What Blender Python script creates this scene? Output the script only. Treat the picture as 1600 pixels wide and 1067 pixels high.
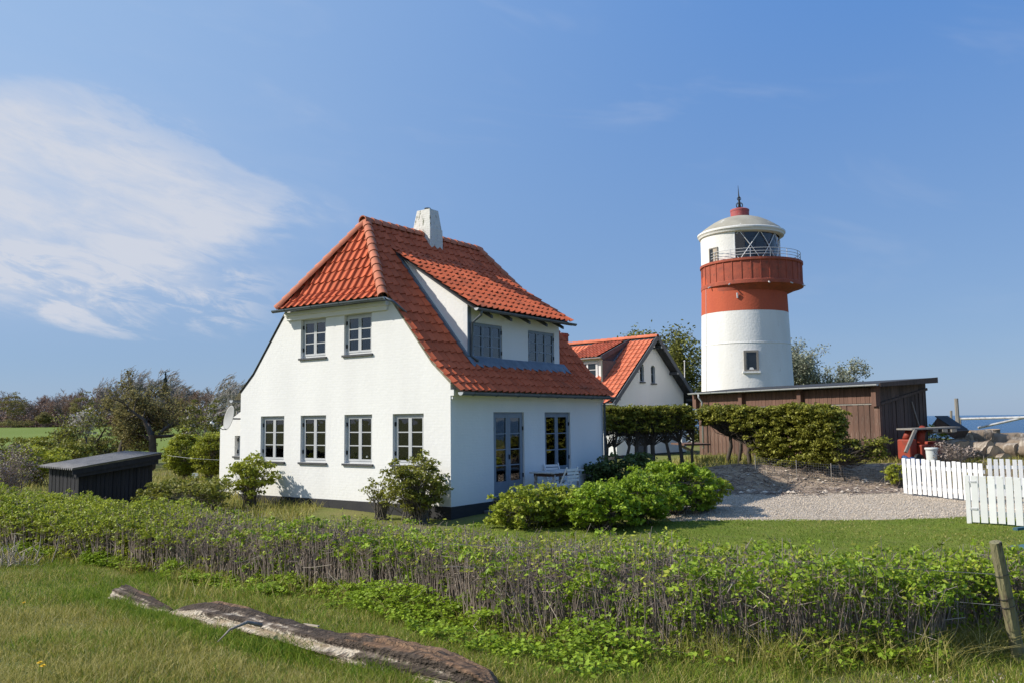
import bpy, bmesh, math, random
import numpy as np
from mathutils import Vector, Matrix
R_ = math.radians
random.seed(7); RNG = np.random.default_rng(11)
scene = bpy.context.scene
COL = scene.collection
for o in list(bpy.data.objects): bpy.data.objects.remove(o)

# ------------------------------------------------------------------ camera
EYE = Vector((0, 0, 2.5)); PITCH = .0917; ROLL = -.0111
cd = bpy.data.cameras.new('camera'); cam = bpy.data.objects.new('camera', cd); COL.objects.link(cam)
cd.sensor_width = 36.0; cd.lens = 30.0; cd.clip_start = .1; cd.clip_end = 60000
Fv = Vector((0, math.cos(PITCH), math.sin(PITCH))); Rv = Vector((1, 0, 0)); Uv = Vector((0, -math.sin(PITCH), math.cos(PITCH)))
Rr = Rv*math.cos(ROLL)+Uv*math.sin(ROLL); Ur = -Rv*math.sin(ROLL)+Uv*math.cos(ROLL)
M = Matrix((Rr, Ur, -Fv)).transposed().to_4x4(); M.translation = EYE
cam.matrix_world = M
scene.camera = cam
FPX = 1333.3
def pix(x, y, Y):
    "point of the photograph at a known distance Y"
    d = Fv*FPX+Rr*(x-800)+Ur*(533.5-y); return EYE+d*(Y/d.y)

# ------------------------------------------------------------------ sun, sky, exposure
SUN_AZ, SUN_EL = R_(86.0), R_(37.8)      # azimuth measured from straight behind the camera towards the left
sdir = Vector((-math.sin(SUN_AZ)*math.cos(SUN_EL), -math.cos(SUN_AZ)*math.cos(SUN_EL), math.sin(SUN_EL)))
sl = bpy.data.lights.new('sun', 'SUN'); sl.energy = 4.5; sl.angle = R_(.53); sl.color = (1, .94, .84)
so = bpy.data.objects.new('sun', sl); COL.objects.link(so)
so.rotation_euler = (-sdir).to_track_quat('-Z', 'Y').to_euler()
W = bpy.data.worlds.new('World'); scene.world = W; W.use_nodes = True
def build_world():
    nt = W.node_tree; N = nt.nodes; L = nt.links; N.clear()
    out = N.new('ShaderNodeOutputWorld'); bg = N.new('ShaderNodeBackground'); bg.inputs[1].default_value = .105
    sky = N.new('ShaderNodeTexSky'); sky.sky_type = 'NISHITA'; sky.sun_disc = False
    sky.sun_elevation = SUN_EL; sky.sun_rotation = math.atan2(sdir.x, sdir.y)
    sky.altitude = 0; sky.air_density = 1.0; sky.dust_density = .35; sky.ozone_density = 3.0
    tc = N.new('ShaderNodeTexCoord'); sep = N.new('ShaderNodeSeparateXYZ'); L.new(tc.outputs['Generated'], sep.inputs[0])
    def m(op, a, b=None, c=None):
        n = N.new('ShaderNodeMath'); n.operation = op
        for i, v in enumerate((a, b, c)):
            if v is None: continue
            if isinstance(v, (int, float)): n.inputs[i].default_value = v
            else: L.new(v, n.inputs[i])
        return n.outputs[0]
    def mr(v, a, b, c=0, d=1, smooth=True):
        n = N.new('ShaderNodeMapRange'); n.interpolation_type = 'SMOOTHSTEP' if smooth else 'LINEAR'
        L.new(v, n.inputs[0]); n.inputs[1].default_value = a; n.inputs[2].default_value = b; n.inputs[3].default_value = c; n.inputs[4].default_value = d
        return n.outputs[0]
    # azimuth (0 straight ahead, negative left) and elevation, degrees
    az = m('MULTIPLY', m('ARCTAN2', sep.outputs[0], sep.outputs[1]), 57.2958)
    el = m('MULTIPLY', m('ARCSINE', sep.outputs[2]), 57.2958)
    cb = N.new('ShaderNodeCombineXYZ'); L.new(m('MULTIPLY', az, .052), cb.inputs[0]); L.new(m('MULTIPLY', m('ADD', el, m('MULTIPLY', az, .22)), .17), cb.inputs[1])
    def noise(scale, detail, rough, dist=0., off=(0, 0, 0)):
        mp = N.new('ShaderNodeMapping'); mp.inputs['Location'].default_value = off; L.new(cb.outputs[0], mp.inputs[0])
        n = N.new('ShaderNodeTexNoise'); n.inputs['Scale'].default_value = scale; n.inputs['Detail'].default_value = detail
        n.inputs['Roughness'].default_value = rough; n.inputs['Distortion'].default_value = dist; L.new(mp.outputs[0], n.inputs[0]); return n.outputs[0]
    n1 = noise(1.5, 8, .60, .25, (4.2, 1.1, 0)); n2 = noise(4.5, 7, .64, .5, (1.3, 7.7, 0))
    # one bank of cirrus to the left whose lower and upper edges slope with azimuth; it goes on out of frame to the left
    azw = m('ADD', az, m('MULTIPLY', m('SUBTRACT', n2, .5), 13))
    elw = m('ADD', el, m('MULTIPLY', m('SUBTRACT', n1, .5), 9))
    hw_ = m('MINIMUM', m('MULTIPLY', m('SUBTRACT', -13.8, azw), .40), 5.4)
    up = mr(m('SUBTRACT', m('SUBTRACT', elw, 14.2), hw_), -1.6, .9, 1, 0)
    low = mr(m('ADD', m('SUBTRACT', elw, 13.6), m('MULTIPLY', hw_, 1.15)), -1.8, 1.8)
    bank = m('MULTIPLY', low, up)
    tex = mr(m('ADD', m('MULTIPLY', n1, .62), m('MULTIPLY', n2, .38)), .34, .62)
    bank = m('MULTIPLY', bank, m('ADD', .26, m('MULTIPLY', tex, .64)))
    # streaks of thin cirrus over the rest of the sky, very faint
    wis = m('MULTIPLY', mr(noise(1.1, 4, .6, .6, (3.0, 12.0, 0)), .52, .8), m('MULTIPLY', mr(el, 2, 12), .16))
    # low puffs under the bank
    puff = m('MULTIPLY', m('MULTIPLY', mr(azw, -34, -26), mr(azw, -18, -14.5, 1, 0)), m('MULTIPLY', mr(elw, 5.2, 7), mr(elw, 8.5, 10.5, 1, 0)))
    puff = m('MULTIPLY', puff, mr(n2, .40, .60, 0, .7))
    veil = m('MULTIPLY', mr(azw, -34, -2, 1, 0), m('MULTIPLY', mr(el, 3, 9, .0, .5), mr(elw, 11, 26, 1, 0)))
    f = m('MINIMUM', m('ADD', m('ADD', bank, puff), m('ADD', wis, m('MULTIPLY', veil, .45))), .93)
    ramp = N.new('ShaderNodeMix'); ramp.data_type = 'RGBA'; L.new(mr(el, -2, 42, 0, 1, False), ramp.inputs[0]); ramp.inputs[6].default_value = (1.95, 2.95, 4.55, 1); ramp.inputs[7].default_value = (.15, 1.65, 5.5, 1)
    dt = N.new('ShaderNodeVectorMath'); dt.operation = 'DOT_PRODUCT'; L.new(tc.outputs['Generated'], dt.inputs[0]); dt.inputs[1].default_value = tuple(sdir)
    aur = N.new('ShaderNodeMix'); aur.data_type = 'RGBA'; L.new(m('MULTIPLY', mr(dt.outputs['Value'], -.15, .75, 0, .85), mr(el, 4, 15)), aur.inputs[0]); L.new(ramp.outputs[2], aur.inputs[6]); aur.inputs[7].default_value = (3.1, 4.45, 6.4, 1)
    hz = N.new('ShaderNodeMix'); hz.data_type = 'RGBA'; hz.inputs[0].default_value = .80; L.new(sky.outputs[0], hz.inputs[6]); L.new(aur.outputs[2], hz.inputs[7])
    mix = N.new('ShaderNodeMix'); mix.data_type = 'RGBA'; L.new(f, mix.inputs[0]); L.new(hz.outputs[2], mix.inputs[6]); mix.inputs[7].default_value = (4.85, 5.1, 5.75, 1)
    L.new(mix.outputs[2], bg.inputs[0]); L.new(bg.outputs[0], out.inputs[0])
build_world()
W.cycles.sampling_method = 'MANUAL'; W.cycles.sample_map_resolution = 256
vs = scene.view_settings; vs.view_transform = 'Standard'; vs.look = 'None'; vs.exposure = .34; vs.gamma = 1; vs.use_curve_mapping = False
scene.render.resolution_x = 1024; scene.render.resolution_y = 682
scene.cycles.max_bounces = 6; scene.cycles.transparent_max_bounces = 16; scene.cycles.use_denoising = True
scene.cycles.diffuse_bounces = 3; scene.cycles.glossy_bounces = 3; scene.cycles.caustics_reflective = False; scene.cycles.caustics_refractive = False

# ------------------------------------------------------------------ materials
MATS = {}
def nmat(name):
    m = bpy.data.materials.new(name); m.use_nodes = True; MATS[name] = m
    nt = m.node_tree; return m, nt, nt.nodes, nt.links, nt.nodes['Principled BSDF']
def mat(name, c1, c2=None, scale=4., rough=.8, bump=.0, bscale=40., detail=6, spec=.3, metallic=0., stretch=(1, 1, 1), c3=None, s3=14., t3=(.6, .72), island=0., coord='Object', translucent=0., bdist=.02):
    "noise-mottled principled material: c1-c2 broad mottling, c3 patches (dirt, lichen, wear) with their own noise"
    m, nt, N, L, P = nmat(name)
    P.inputs['Roughness'].default_value = rough; P.inputs['Metallic'].default_value = metallic; P.inputs['Specular IOR Level'].default_value = spec
    tc = N.new('ShaderNodeTexCoord'); mp = N.new('ShaderNodeMapping'); mp.inputs['Scale'].default_value = stretch
    L.new(tc.outputs[coord], mp.inputs[0])
    c2 = c2 or tuple(v*.8 for v in c1)
    nz = N.new('ShaderNodeTexNoise'); nz.inputs['Scale'].default_value = scale; nz.inputs['Detail'].default_value = detail; L.new(mp.outputs[0], nz.inputs[0])
    rp = N.new('ShaderNodeValToRGB'); rp.color_ramp.elements[0].position = .32; rp.color_ramp.elements[1].position = .68
    rp.color_ramp.elements[0].color = (*c1, 1); rp.color_ramp.elements[1].color = (*c2, 1); L.new(nz.outputs[0], rp.inputs[0])
    col = rp.outputs[0]
    if c3:
        n3 = N.new('ShaderNodeTexNoise'); n3.inputs['Scale'].default_value = s3; n3.inputs['Detail'].default_value = 8; n3.inputs['Roughness'].default_value = .65; L.new(mp.outputs[0], n3.inputs[0])
        mr = N.new('ShaderNodeMapRange'); mr.inputs[1].default_value = t3[0]; mr.inputs[2].default_value = t3[1]; L.new(n3.outputs[0], mr.inputs[0])
        mx = N.new('ShaderNodeMix'); mx.data_type = 'RGBA'; L.new(mr.outputs[0], mx.inputs[0]); L.new(col, mx.inputs[6]); mx.inputs[7].default_value = (*c3, 1); col = mx.outputs[2]
    if island:
        g = N.new('ShaderNodeNewGeometry'); oi = N.new('ShaderNodeObjectInfo'); ad = N.new('ShaderNodeMath'); ad.operation = 'ADD'
        L.new(g.outputs['Random Per Island'], ad.inputs[0]); L.new(oi.outputs['Random'], ad.inputs[1])
        fr = N.new('ShaderNodeMath'); fr.operation = 'FRACT'; L.new(ad.outputs[0], fr.inputs[0])
        mr = N.new('ShaderNodeMapRange'); mr.inputs[3].default_value = 1-island; mr.inputs[4].default_value = 1+island; L.new(fr.outputs[0], mr.inputs[0])
        hs = N.new('ShaderNodeHueSaturation'); L.new(mr.outputs[0], hs.inputs['Value']); L.new(col, hs.inputs['Color']); col = hs.outputs[0]
    L.new(col, P.inputs['Base Color'])
    if bump:
        nb = N.new('ShaderNodeTexNoise'); nb.inputs['Scale'].default_value = bscale; nb.inputs['Detail'].default_value = 5; L.new(mp.outputs[0], nb.inputs[0])
        b = N.new('ShaderNodeBump'); b.inputs['Strength'].default_value = bump; b.inputs['Distance'].default_value = bdist; L.new(nb.outputs[0], b.inputs['Height']); L.new(b.outputs[0], P.inputs['Normal'])
    if translucent:
        o = N['Material Output']; tr = N.new('ShaderNodeBsdfTranslucent'); L.new(col, tr.inputs[0]); ms = N.new('ShaderNodeMixShader'); ms.inputs[0].default_value = translucent
        L.new(P.outputs[0], ms.inputs[1]); L.new(tr.outputs[0], ms.inputs[2]); L.new(ms.outputs[0], o.inputs[0])
    return m
def whitewash(name, c, c2, brick=True, dirt=(.42, .40, .34), tz=(.66, .76), bs=.35):
    m = mat(name, c, c2, scale=1.1, rough=.9, spec=.15, c3=dirt, s3=5.5, t3=tz, stretch=(1, 1, .28))
    nt = m.node_tree; N = nt.nodes; L = nt.links; P = N['Principled BSDF']
    g = N.new('ShaderNodeTexCoord'); sp = N.new('ShaderNodeSeparateXYZ'); L.new(g.outputs['Object'], sp.inputs[0])
    ad = N.new('ShaderNodeMath'); ad.operation = 'ADD'; L.new(sp.outputs[0], ad.inputs[0]); L.new(sp.outputs[1], ad.inputs[1])
    cb = N.new('ShaderNodeCombineXYZ'); L.new(ad.outputs[0], cb.inputs[0]); L.new(sp.outputs[2], cb.inputs[1])
    nz = N.new('ShaderNodeTexNoise'); nz.inputs['Scale'].default_value = 9; nz.inputs['Detail'].default_value = 7; L.new(g.outputs['Object'], nz.inputs[0])
    h = nz.outputs[0]
    if brick:
        bt = N.new('ShaderNodeTexBrick'); L.new(cb.outputs[0], bt.inputs[0]); bt.inputs['Scale'].default_value = 1.0
        bt.inputs['Brick Width'].default_value = .24; bt.inputs['Row Height'].default_value = .067; bt.inputs['Mortar Size'].default_value = .006; bt.inputs['Mortar Smooth'].default_value = 1.
        mm = N.new('ShaderNodeMath'); mm.operation = 'MULTIPLY_ADD'; L.new(bt.outputs['Fac'], mm.inputs[0]); mm.inputs[1].default_value = -.32; L.new(nz.outputs[0], mm.inputs[2]); h = mm.outputs[0]
    b = N.new('ShaderNodeBump'); b.inputs['Strength'].default_value = bs; b.inputs['Distance'].default_value = .03; L.new(h, b.inputs['Height']); L.new(b.outputs[0], P.inputs['Normal'])
    return m
whitewash('white_wall', (.81, .80, .77), (.75, .74, .715), True, (.50, .47, .41), (.66, .82), .20)
whitewash('white_render', (.74, .74, .73), (.70, .70, .69), False, (.55, .53, .49), (.7, .82), .2)
whitewash('tower_white', (.80, .79, .76), (.72, .70, .66), False, (.45, .40, .33), (.64, .78), .4)
whitewash('chimney_white', (.72, .71, .67), (.60, .60, .55), True, (.10, .11, .06), (.57, .66), .5); MATS['chimney_white'].node_tree.nodes['Noise Texture.001'].inputs['Scale'].default_value = 13
whitewash('tower_red', (.50, .115, .06), (.44, .10, .055), False, (.24, .10, .07), (.62, .76), .4)
mat('tower_red_old', (.40, .095, .055), (.29, .075, .048), scale=3, rough=.85, bump=.5, bscale=14, c3=(.15, .07, .05), s3=5, t3=(.55, .72))
mat('vent_red', (.40, .08, .08), (.34, .10, .10), scale=4, rough=.7, bump=.2, c3=(.5, .34, .32), s3=7, t3=(.6, .75))
mat('dome_concrete', (.36, .34, .28), (.29, .27, .22), scale=1.6, rough=.9, bump=.4, bscale=20, c3=(.58, .57, .54), s3=1.3, t3=(.60, .67))
mat('tile', (.55, .132, .060), (.46, .108, .050), scale=3, rough=.75, spec=.12, bump=.25, bscale=60, island=.15, c3=(.24, .09, .055), s3=1.6, t3=(.52, .80))
mat('tile_far', (.60, .165, .085), (.50, .14, .07), scale=2, rough=.7, spec=.25, island=.15)
mat('ridge_clay', (.56, .19, .105), (.44, .15, .085), scale=4, rough=.75, bump=.3, island=.12, c3=(.20, .15, .085), s3=4, t3=(.56, .70))
mat('mortar', (.40, .38, .30), (.28, .25, .19), scale=9, rough=.95)
mat('plinth_black', (.030, .030, .034), (.042, .041, .042), scale=2.5, rough=.75, bump=.3, bscale=30, c3=(.09, .085, .08), s3=12, t3=(.72, .82))
mat('zinc', (.15, .175, .20), (.11, .13, .155), scale=3, rough=.5, metallic=.35, spec=.4)
mat('zinc_light', (.48, .50, .52), (.40, .42, .44), scale=3, rough=.5, metallic=.0, spec=.4)
mat('lead', (.19, .225, .27), (.14, .17, .21), scale=5, rough=.65, bump=.15, bscale=20)
mat('paint_grey', (.52, .53, .53), (.46, .47, .475), scale=3, rough=.45, spec=.4)
mat('paint_bluegrey', (.20, .245, .30), (.17, .21, .26), scale=3, rough=.45, spec=.4)
mat('paint_reveal', (.20, .22, .235), (.16, .18, .195), scale=3, rough=.6)
mat('slate', (.055, .058, .062), (.08, .08, .082), scale=6, rough=.6)
mat('iron', (.02, .02, .022), (.03, .03, .032), scale=8, rough=.6)
mat('dark_wood', (.05, .05, .058), (.035, .036, .042), scale=4, rough=.8, stretch=(1, 1, .2))
mat('grey_paint_dark', (.085, .092, .105), (.065, .07, .082), scale=3, rough=.6)
mat('interior', (.15, .155, .14), (.12, .122, .11), scale=1.5, rough=.9)
mat('blind', (.70, .62, .61), (.60, .55, .56), scale=1.5, rough=.9)
mat('white_paint', (.80, .80, .79), (.74, .74, .73), scale=4, rough=.5, spec=.4, c3=(.56, .54, .46), s3=9, t3=(.60, .80), island=.07)
mat('old_white_paint', (.55, .55, .54), (.42, .41, .40), scale=6, rough=.7, c3=(.22, .18, .14), s3=9, t3=(.55, .68), island=.06)
mat('board_brown', (.155, .085, .06), (.10, .06, .045), scale=3, rough=.8, stretch=(6, 6, .5), bump=.3, bscale=14, island=.22, c3=(.29, .22, .17), s3=6, t3=(.56, .70))
mat('board_upper', (.175, .095, .068), (.13, .072, .053), scale=3, rough=.8, stretch=(6, 6, .5), bump=.2, bscale=14, island=.14)
mat('board_dark', (.115, .085, .07), (.07, .053, .046), scale=3, rough=.85, stretch=(6, 6, .5), bump=.4, bscale=14, island=.3, c3=(.13, .11, .10), s3=8, t3=(.6, .75))
mat('tar_black', (.016, .016, .019), (.026, .026, .03), scale=3, rough=.7, stretch=(8, 8, .4), bump=.4, bscale=14, island=.25, c3=(.10, .10, .11), s3=9, t3=(.62, .78), spec=.25)
mat('tar_roof', (.17, .165, .16), (.24, .23, .225), scale=5, rough=.85, bump=.4, bscale=30, c3=(.17, .165, .15), s3=12, t3=(.55, .7))
mat('roof_felt', (.03, .032, .036), (.045, .047, .05), scale=3, rough=.8)
mat('brick_red', (.32, .095, .06), (.24, .075, .05), scale=12, rough=.9, bump=.4, c3=(.42, .30, .24), s3=14, t3=(.6, .7))
mat('steel_grey', (.55, .56, .57), (.5, .5, .52), scale=3, rough=.55, spec=.4)
mat('dish_grey', (.36, .36, .345), (.32, .32, .31), scale=2, rough=.55)
mat('stone_grey', (.13, .13, .13), (.085, .085, .088), scale=4, rough=.9, bump=.4, bscale=20)
mat('timber_grey', (.30, .275, .24), (.21, .19, .165), scale=3, rough=.9, stretch=(8, 8, .6), bump=.5, bscale=12)
mat('bark_dark', (.10, .082, .064), (.06, .05, .04), scale=5, rough=.95, bump=.5, bscale=14)
mat('bark_grey', (.19, .165, .135), (.13, .112, .092), scale=5, rough=.95)
mat('bark_far', (.25, .215, .19), (.19, .165, .15), scale=2, rough=1., spec=.05)
mat('bark_far_grey', (.38, .35, .33), (.30, .275, .26), scale=2, rough=1., spec=.05)
mat('bark_far_brown', (.31, .21, .16), (.23, .16, .13), scale=2, rough=1., spec=.05)
mat('twig', (.37, .30, .255), (.20, .16, .14), scale=3, rough=.9, island=.4, spec=.1)
mat('twig_pale', (.55, .47, .37), (.40, .33, .26), scale=3, rough=.9, island=.3, spec=.1)
mat('leaf_rose', (.36, .40, .045), (.26, .31, .03), scale=2.2, rough=.55, spec=.3, island=.38, translucent=.35)
mat('leaf_fresh', (.30, .40, .032), (.20, .30, .024), scale=2.2, rough=.5, spec=.3, island=.35, translucent=.35)
mat('leaf_yellow', (.36, .38, .045), (.27, .30, .035), scale=2.2, rough=.55, spec=.3, island=.35, translucent=.35)
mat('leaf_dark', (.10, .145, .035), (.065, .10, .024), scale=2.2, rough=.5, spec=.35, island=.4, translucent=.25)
mat('leaf_hawthorn', (.26, .26, .04), (.175, .185, .028), scale=2.2, rough=.55, spec=.3, island=.4, translucent=.3)
mat('leaf_far', (.21, .215, .05), (.16, .165, .042), scale=1.0, rough=.8, spec=.1, island=.35, translucent=.3)
mat('leaf_olive', (.27, .235, .09), (.20, .175, .07), scale=1.0, rough=.8, spec=.1, island=.35, translucent=.3)
mat('leaf_grey', (.36, .37, .27), (.27, .29, .20), scale=1.0, rough=.8, spec=.1, island=.35, translucent=.3)
mat('blossom', (.62, .58, .53), (.50, .46, .42), scale=2, rough=.8, island=.2, translucent=.3)
mat('needle', (.06, .07, .05), (.045, .055, .04), scale=2, rough=.9, island=.3)
mat('glass_dark', (.012, .016, .02), (.02, .024, .028), scale=2, rough=.08, spec=.6)
def glass(name, tint=(.85, .9, .88), boost=1.0):
    m, nt, N, L, P = nmat(name); N.remove(P); o = N['Material Output']
    t = N.new('ShaderNodeBsdfTransparent'); t.inputs[0].default_value = (*tint, 1); g = N.new('ShaderNodeBsdfGlossy'); g.inputs['Roughness'].default_value = .015
    g.inputs['Color'].default_value = (.95, .97, 1, 1)
    f = N.new('ShaderNodeFresnel'); f.inputs[0].default_value = 1.6; mm = N.new('ShaderNodeMath'); mm.operation = 'MULTIPLY'; mm.inputs[1].default_value = boost; L.new(f.outputs[0], mm.inputs[0])
    tcn = N.new('ShaderNodeTexCoord'); nz = N.new('ShaderNodeTexNoise'); nz.inputs['Scale'].default_value = 2.2; L.new(tcn.outputs['Object'], nz.inputs[0])
    b = N.new('ShaderNodeBump'); b.inputs['Strength'].default_value = .06; b.inputs['Distance'].default_value = .05; L.new(nz.outputs[0], b.inputs['Height']); L.new(b.outputs[0], g.inputs['Normal'])
    mx = N.new('ShaderNodeMixShader'); L.new(mm.outputs[0], mx.inputs[0]); L.new(t.outputs[0], mx.inputs[1]); L.new(g.outputs[0], mx.inputs[2]); L.new(mx.outputs[0], o.inputs[0]); return m
glass('glass', (.88, .92, .90), 1.5); glass('lantern_glass', (.75, .8, .82), 1.3)

# ------------------------------------------------------------------ mesh helpers
def link(o, parent=None):
    COL.objects.link(o)
    if parent is not None: o.parent = parent
    return o
def tag(o, label, cat, group=None):
    o['label'] = label; o['category'] = cat
    if group: o['group'] = group
    return o
def thing(name, label, cat, loc=(0, 0, 0), rz=0, group=None):
    o = bpy.data.objects.new(name, None); o.empty_display_size = .2; link(o); o.location = loc; o.rotation_euler = (0, 0, rz)
    return tag(o, label, cat, group)
def mesh_obj(name, verts, faces, mats, parent=None, midx=None, smooth=False, stuff=False):
    me = bpy.data.meshes.new(name); me.from_pydata(verts, [], faces)
    for m in ([mats] if isinstance(mats, str) else mats): me.materials.append(MATS[m])
    if midx is not None: me.polygons.foreach_set('material_index', midx)
    if smooth: me.polygons.foreach_set('use_smooth', [True]*len(faces))
    me.update(); o = bpy.data.objects.new(name, me); link(o, parent)
    if stuff: o['kind'] = 'stuff'
    return o
class MB:
    def __init__(s): s.v = []; s.f = []; s.m = []; s.cur = 0
    def add(s, verts, faces):
        n = len(s.v); s.v += [tuple(v) for v in verts]; s.f += [tuple(i+n for i in f) for f in faces]; s.m += [s.cur]*len(faces); return s
    def box(s, a, b):
        x0, y0, z0 = (min(a[i], b[i]) for i in range(3)); x1, y1, z1 = (max(a[i], b[i]) for i in range(3))
        return s.add([(x0, y0, z0), (x1, y0, z0), (x1, y1, z0), (x0, y1, z0), (x0, y0, z1), (x1, y0, z1), (x1, y1, z1), (x0, y1, z1)],
                     [(0, 3, 2, 1), (4, 5, 6, 7), (0, 1, 5, 4), (1, 2, 6, 5), (2, 3, 7, 6), (3, 0, 4, 7)])
    def bar(s, p, q, w, h, up=(0, 0, 1)):
        "rectangular bar from p to q, w across, h along up"
        p, q, up = Vector(p), Vector(q), Vector(up); d = (q-p).normalized(); x = d.cross(up)
        if x.length < 1e-5: x = d.cross(Vector((0, 1, 0)))
        x.normalize(); y = x.cross(d).normalized(); v = []
        for c in (p, q):
            for a, b in ((-1, -1), (1, -1), (1, 1), (-1, 1)): v.append(c+x*a*w/2+y*b*h/2)
        return s.add(v, [(0, 1, 2, 3), (7, 6, 5, 4), (0, 4, 5, 1), (1, 5, 6, 2), (2, 6, 7, 3), (3, 7, 4, 0)])
    def tube(s, pts, r, n=8, cap=True):
        pts = [Vector(p) for p in pts]; rs = r if isinstance(r, (list, tuple)) else [r]*len(pts); base = len(s.v); v = []; f = []; prev = None
        for i, p in enumerate(pts):
            d = (pts[min(i+1, len(pts)-1)]-pts[max(i-1, 0)]).normalized()
            ref = Vector((0, 0, 1)) if abs(d.z) < .9 else Vector((1, 0, 0))
            x = d.cross(ref).normalized() if prev is None else (prev-d*prev.dot(d)).normalized(); prev = x; y = d.cross(x)
            for k in range(n):
                t = 2*math.pi*k/n; v.append(p+(x*math.cos(t)+y*math.sin(t))*rs[i])
        for i in range(len(pts)-1):
            for k in range(n):
                a = i*n+k; b = i*n+(k+1) % n; f.append((a, b, b+n, a+n))
        if cap: f.append(tuple(range(n-1, -1, -1))); f.append(tuple((len(pts)-1)*n+k for k in range(n)))
        return s.add(v, f)
    def lathe(s, prof, n=48, c=(0, 0), a0=0, a1=2*math.pi, cap=False):
        full = abs(a1-a0-2*math.pi) < 1e-6; m = n if full else n+1; v = []; f = []
        for (r, z) in prof:
            for k in range(m):
                t = a0+(a1-a0)*k/n; v.append((c[0]+r*math.cos(t), c[1]+r*math.sin(t), z))
        for i in range(len(prof)-1):
            for k in range(n):
                a = i*m+k; b = i*m+(k+1) % m; f.append((a, b, b+m, a+m))
        if cap: f.append(tuple((len(prof)-1)*m+k for k in range(m)))
        return s.add(v, f)
    def prism(s, poly, vec):
        n = len(poly); vec = Vector(vec); v = [Vector(p) for p in poly]+[Vector(p)+vec for p in poly]
        return s.add(v, [tuple(range(n-1, -1, -1)), tuple(range(n, 2*n))]+[(i, (i+1) % n, (i+1) % n+n, i+n) for i in range(n)])
    def build(s, name, mats, parent=None, smooth=False, stuff=False, auto=False):
        o = mesh_obj(name, s.v, s.f, mats, parent, s.m if not isinstance(mats, str) else None, smooth or auto, stuff)
        if auto: o.data.set_sharp_from_angle(angle=R_(35))
        return o
def box(name, a, b, m, parent=None): return MB().box(a, b).build(name, m, parent)
def bevel(o, w=.01, seg=1):
    md = o.modifiers.new('b', 'BEVEL'); md.width = w; md.segments = seg; md.limit_method = 'ANGLE'; return o
def wall_panel(name, outline, holes, thick, to3, mats, parent=None):
    "flat wall from an outline (a,b) with rectangular holes; to3(a,b,depth) places it. Real openings with reveals"
    bm = bmesh.new(); vs_ = [bm.verts.new((a, b, 0)) for a, b in outline]; bm.faces.new(vs_)
    for (a0, b0, a1, b1) in holes:
        for co, no in (((a0, 0, 0), (1, 0, 0)), ((a1, 0, 0), (1, 0, 0)), ((0, b0, 0), (0, 1, 0)), ((0, b1, 0), (0, 1, 0))):
            bmesh.ops.bisect_plane(bm, geom=bm.verts[:]+bm.edges[:]+bm.faces[:], plane_co=co, plane_no=no, dist=1e-6)
    dead = []
    for f in bm.faces:
        c = f.calc_center_median()
        if any(a0 < c.x < a1 and b0 < c.y < b1 for (a0, b0, a1, b1) in holes): dead.append(f)
    bmesh.ops.delete(bm, geom=dead, context='FACES')
    r = bmesh.ops.extrude_face_region(bm, geom=bm.faces[:])
    for v in r['geom']:
        if isinstance(v, bmesh.types.BMVert): v.co.z = thick
    for v in bm.verts: v.co = Vector(to3(v.co.x, v.co.y, v.co.z))
    bmesh.ops.recalc_face_normals(bm, faces=bm.faces[:])
    me = bpy.data.meshes.new(name); bm.to_mesh(me); bm.free(); me.materials.append(MATS[mats])
    return link(bpy.data.objects.new(name, me), parent)

# ------------------------------------------------------------------ numpy mesh builders for foliage
def np_mesh(name, V, F, mats, parent=None, smooth=False, midx=None, stuff=True):
    me = bpy.data.meshes.new(name); V = np.asarray(V, np.float32); F = np.asarray(F, np.int32); k = F.shape[1]
    me.vertices.add(len(V)); me.vertices.foreach_set('co', V.ravel())
    me.loops.add(F.size); me.loops.foreach_set('vertex_index', F.ravel())
    me.polygons.add(len(F)); me.polygons.foreach_set('loop_start', np.arange(0, F.size, k, dtype=np.int32)); me.polygons.foreach_set('loop_total', np.full(len(F), k, np.int32))
    for m in ([mats] if isinstance(mats, str) else mats): me.materials.append(MATS[m])
    if midx is not None: me.polygons.foreach_set('material_index', np.asarray(midx, np.int32))
    if smooth: me.polygons.foreach_set('use_smooth', np.ones(len(F), bool))
    me.update(); me.validate(); o = bpy.data.objects.new(name, me); link(o, parent)
    if stuff: o['kind'] = 'stuff'
    return o
def unit(a): return a/np.maximum(np.linalg.norm(a, axis=1, keepdims=True), 1e-9)
def rand_dirs(n): return unit(RNG.normal(size=(n, 3)))
def leaves(C, size, up=.6, aspect=1.7, dirs=None, fold=.25):
    "rhombic leaves, folded along the midrib: 4 corners + 2 triangles each, as one quad bent on its diagonal"
    n = len(C); size = np.broadcast_to(size, (n,))[:, None]*RNG.uniform(.65, 1.3, (n, 1))
    nrm = unit(rand_dirs(n)+np.array([0, 0, up])*1.6); d = rand_dirs(n) if dirs is None else unit(dirs+rand_dirs(n)*.6)
    d = unit(d-nrm*np.sum(d*nrm, 1, keepdims=True)); s = np.cross(nrm, d)
    L = size*.5*aspect; w = size*.5
    p0 = C-d*L; p2 = C+d*L; p1 = C+s*w+nrm*w*fold-d*L*.15; p3 = C-s*w+nrm*w*fold-d*L*.15
    V = np.stack([p0, p1, p2, p3], 1).reshape(-1, 3); b = np.arange(n)[:, None]*4
    F = np.concatenate([b+np.array([[0, 1, 2]]), b+np.array([[0, 2, 3]])], 0); return V, F
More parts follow.
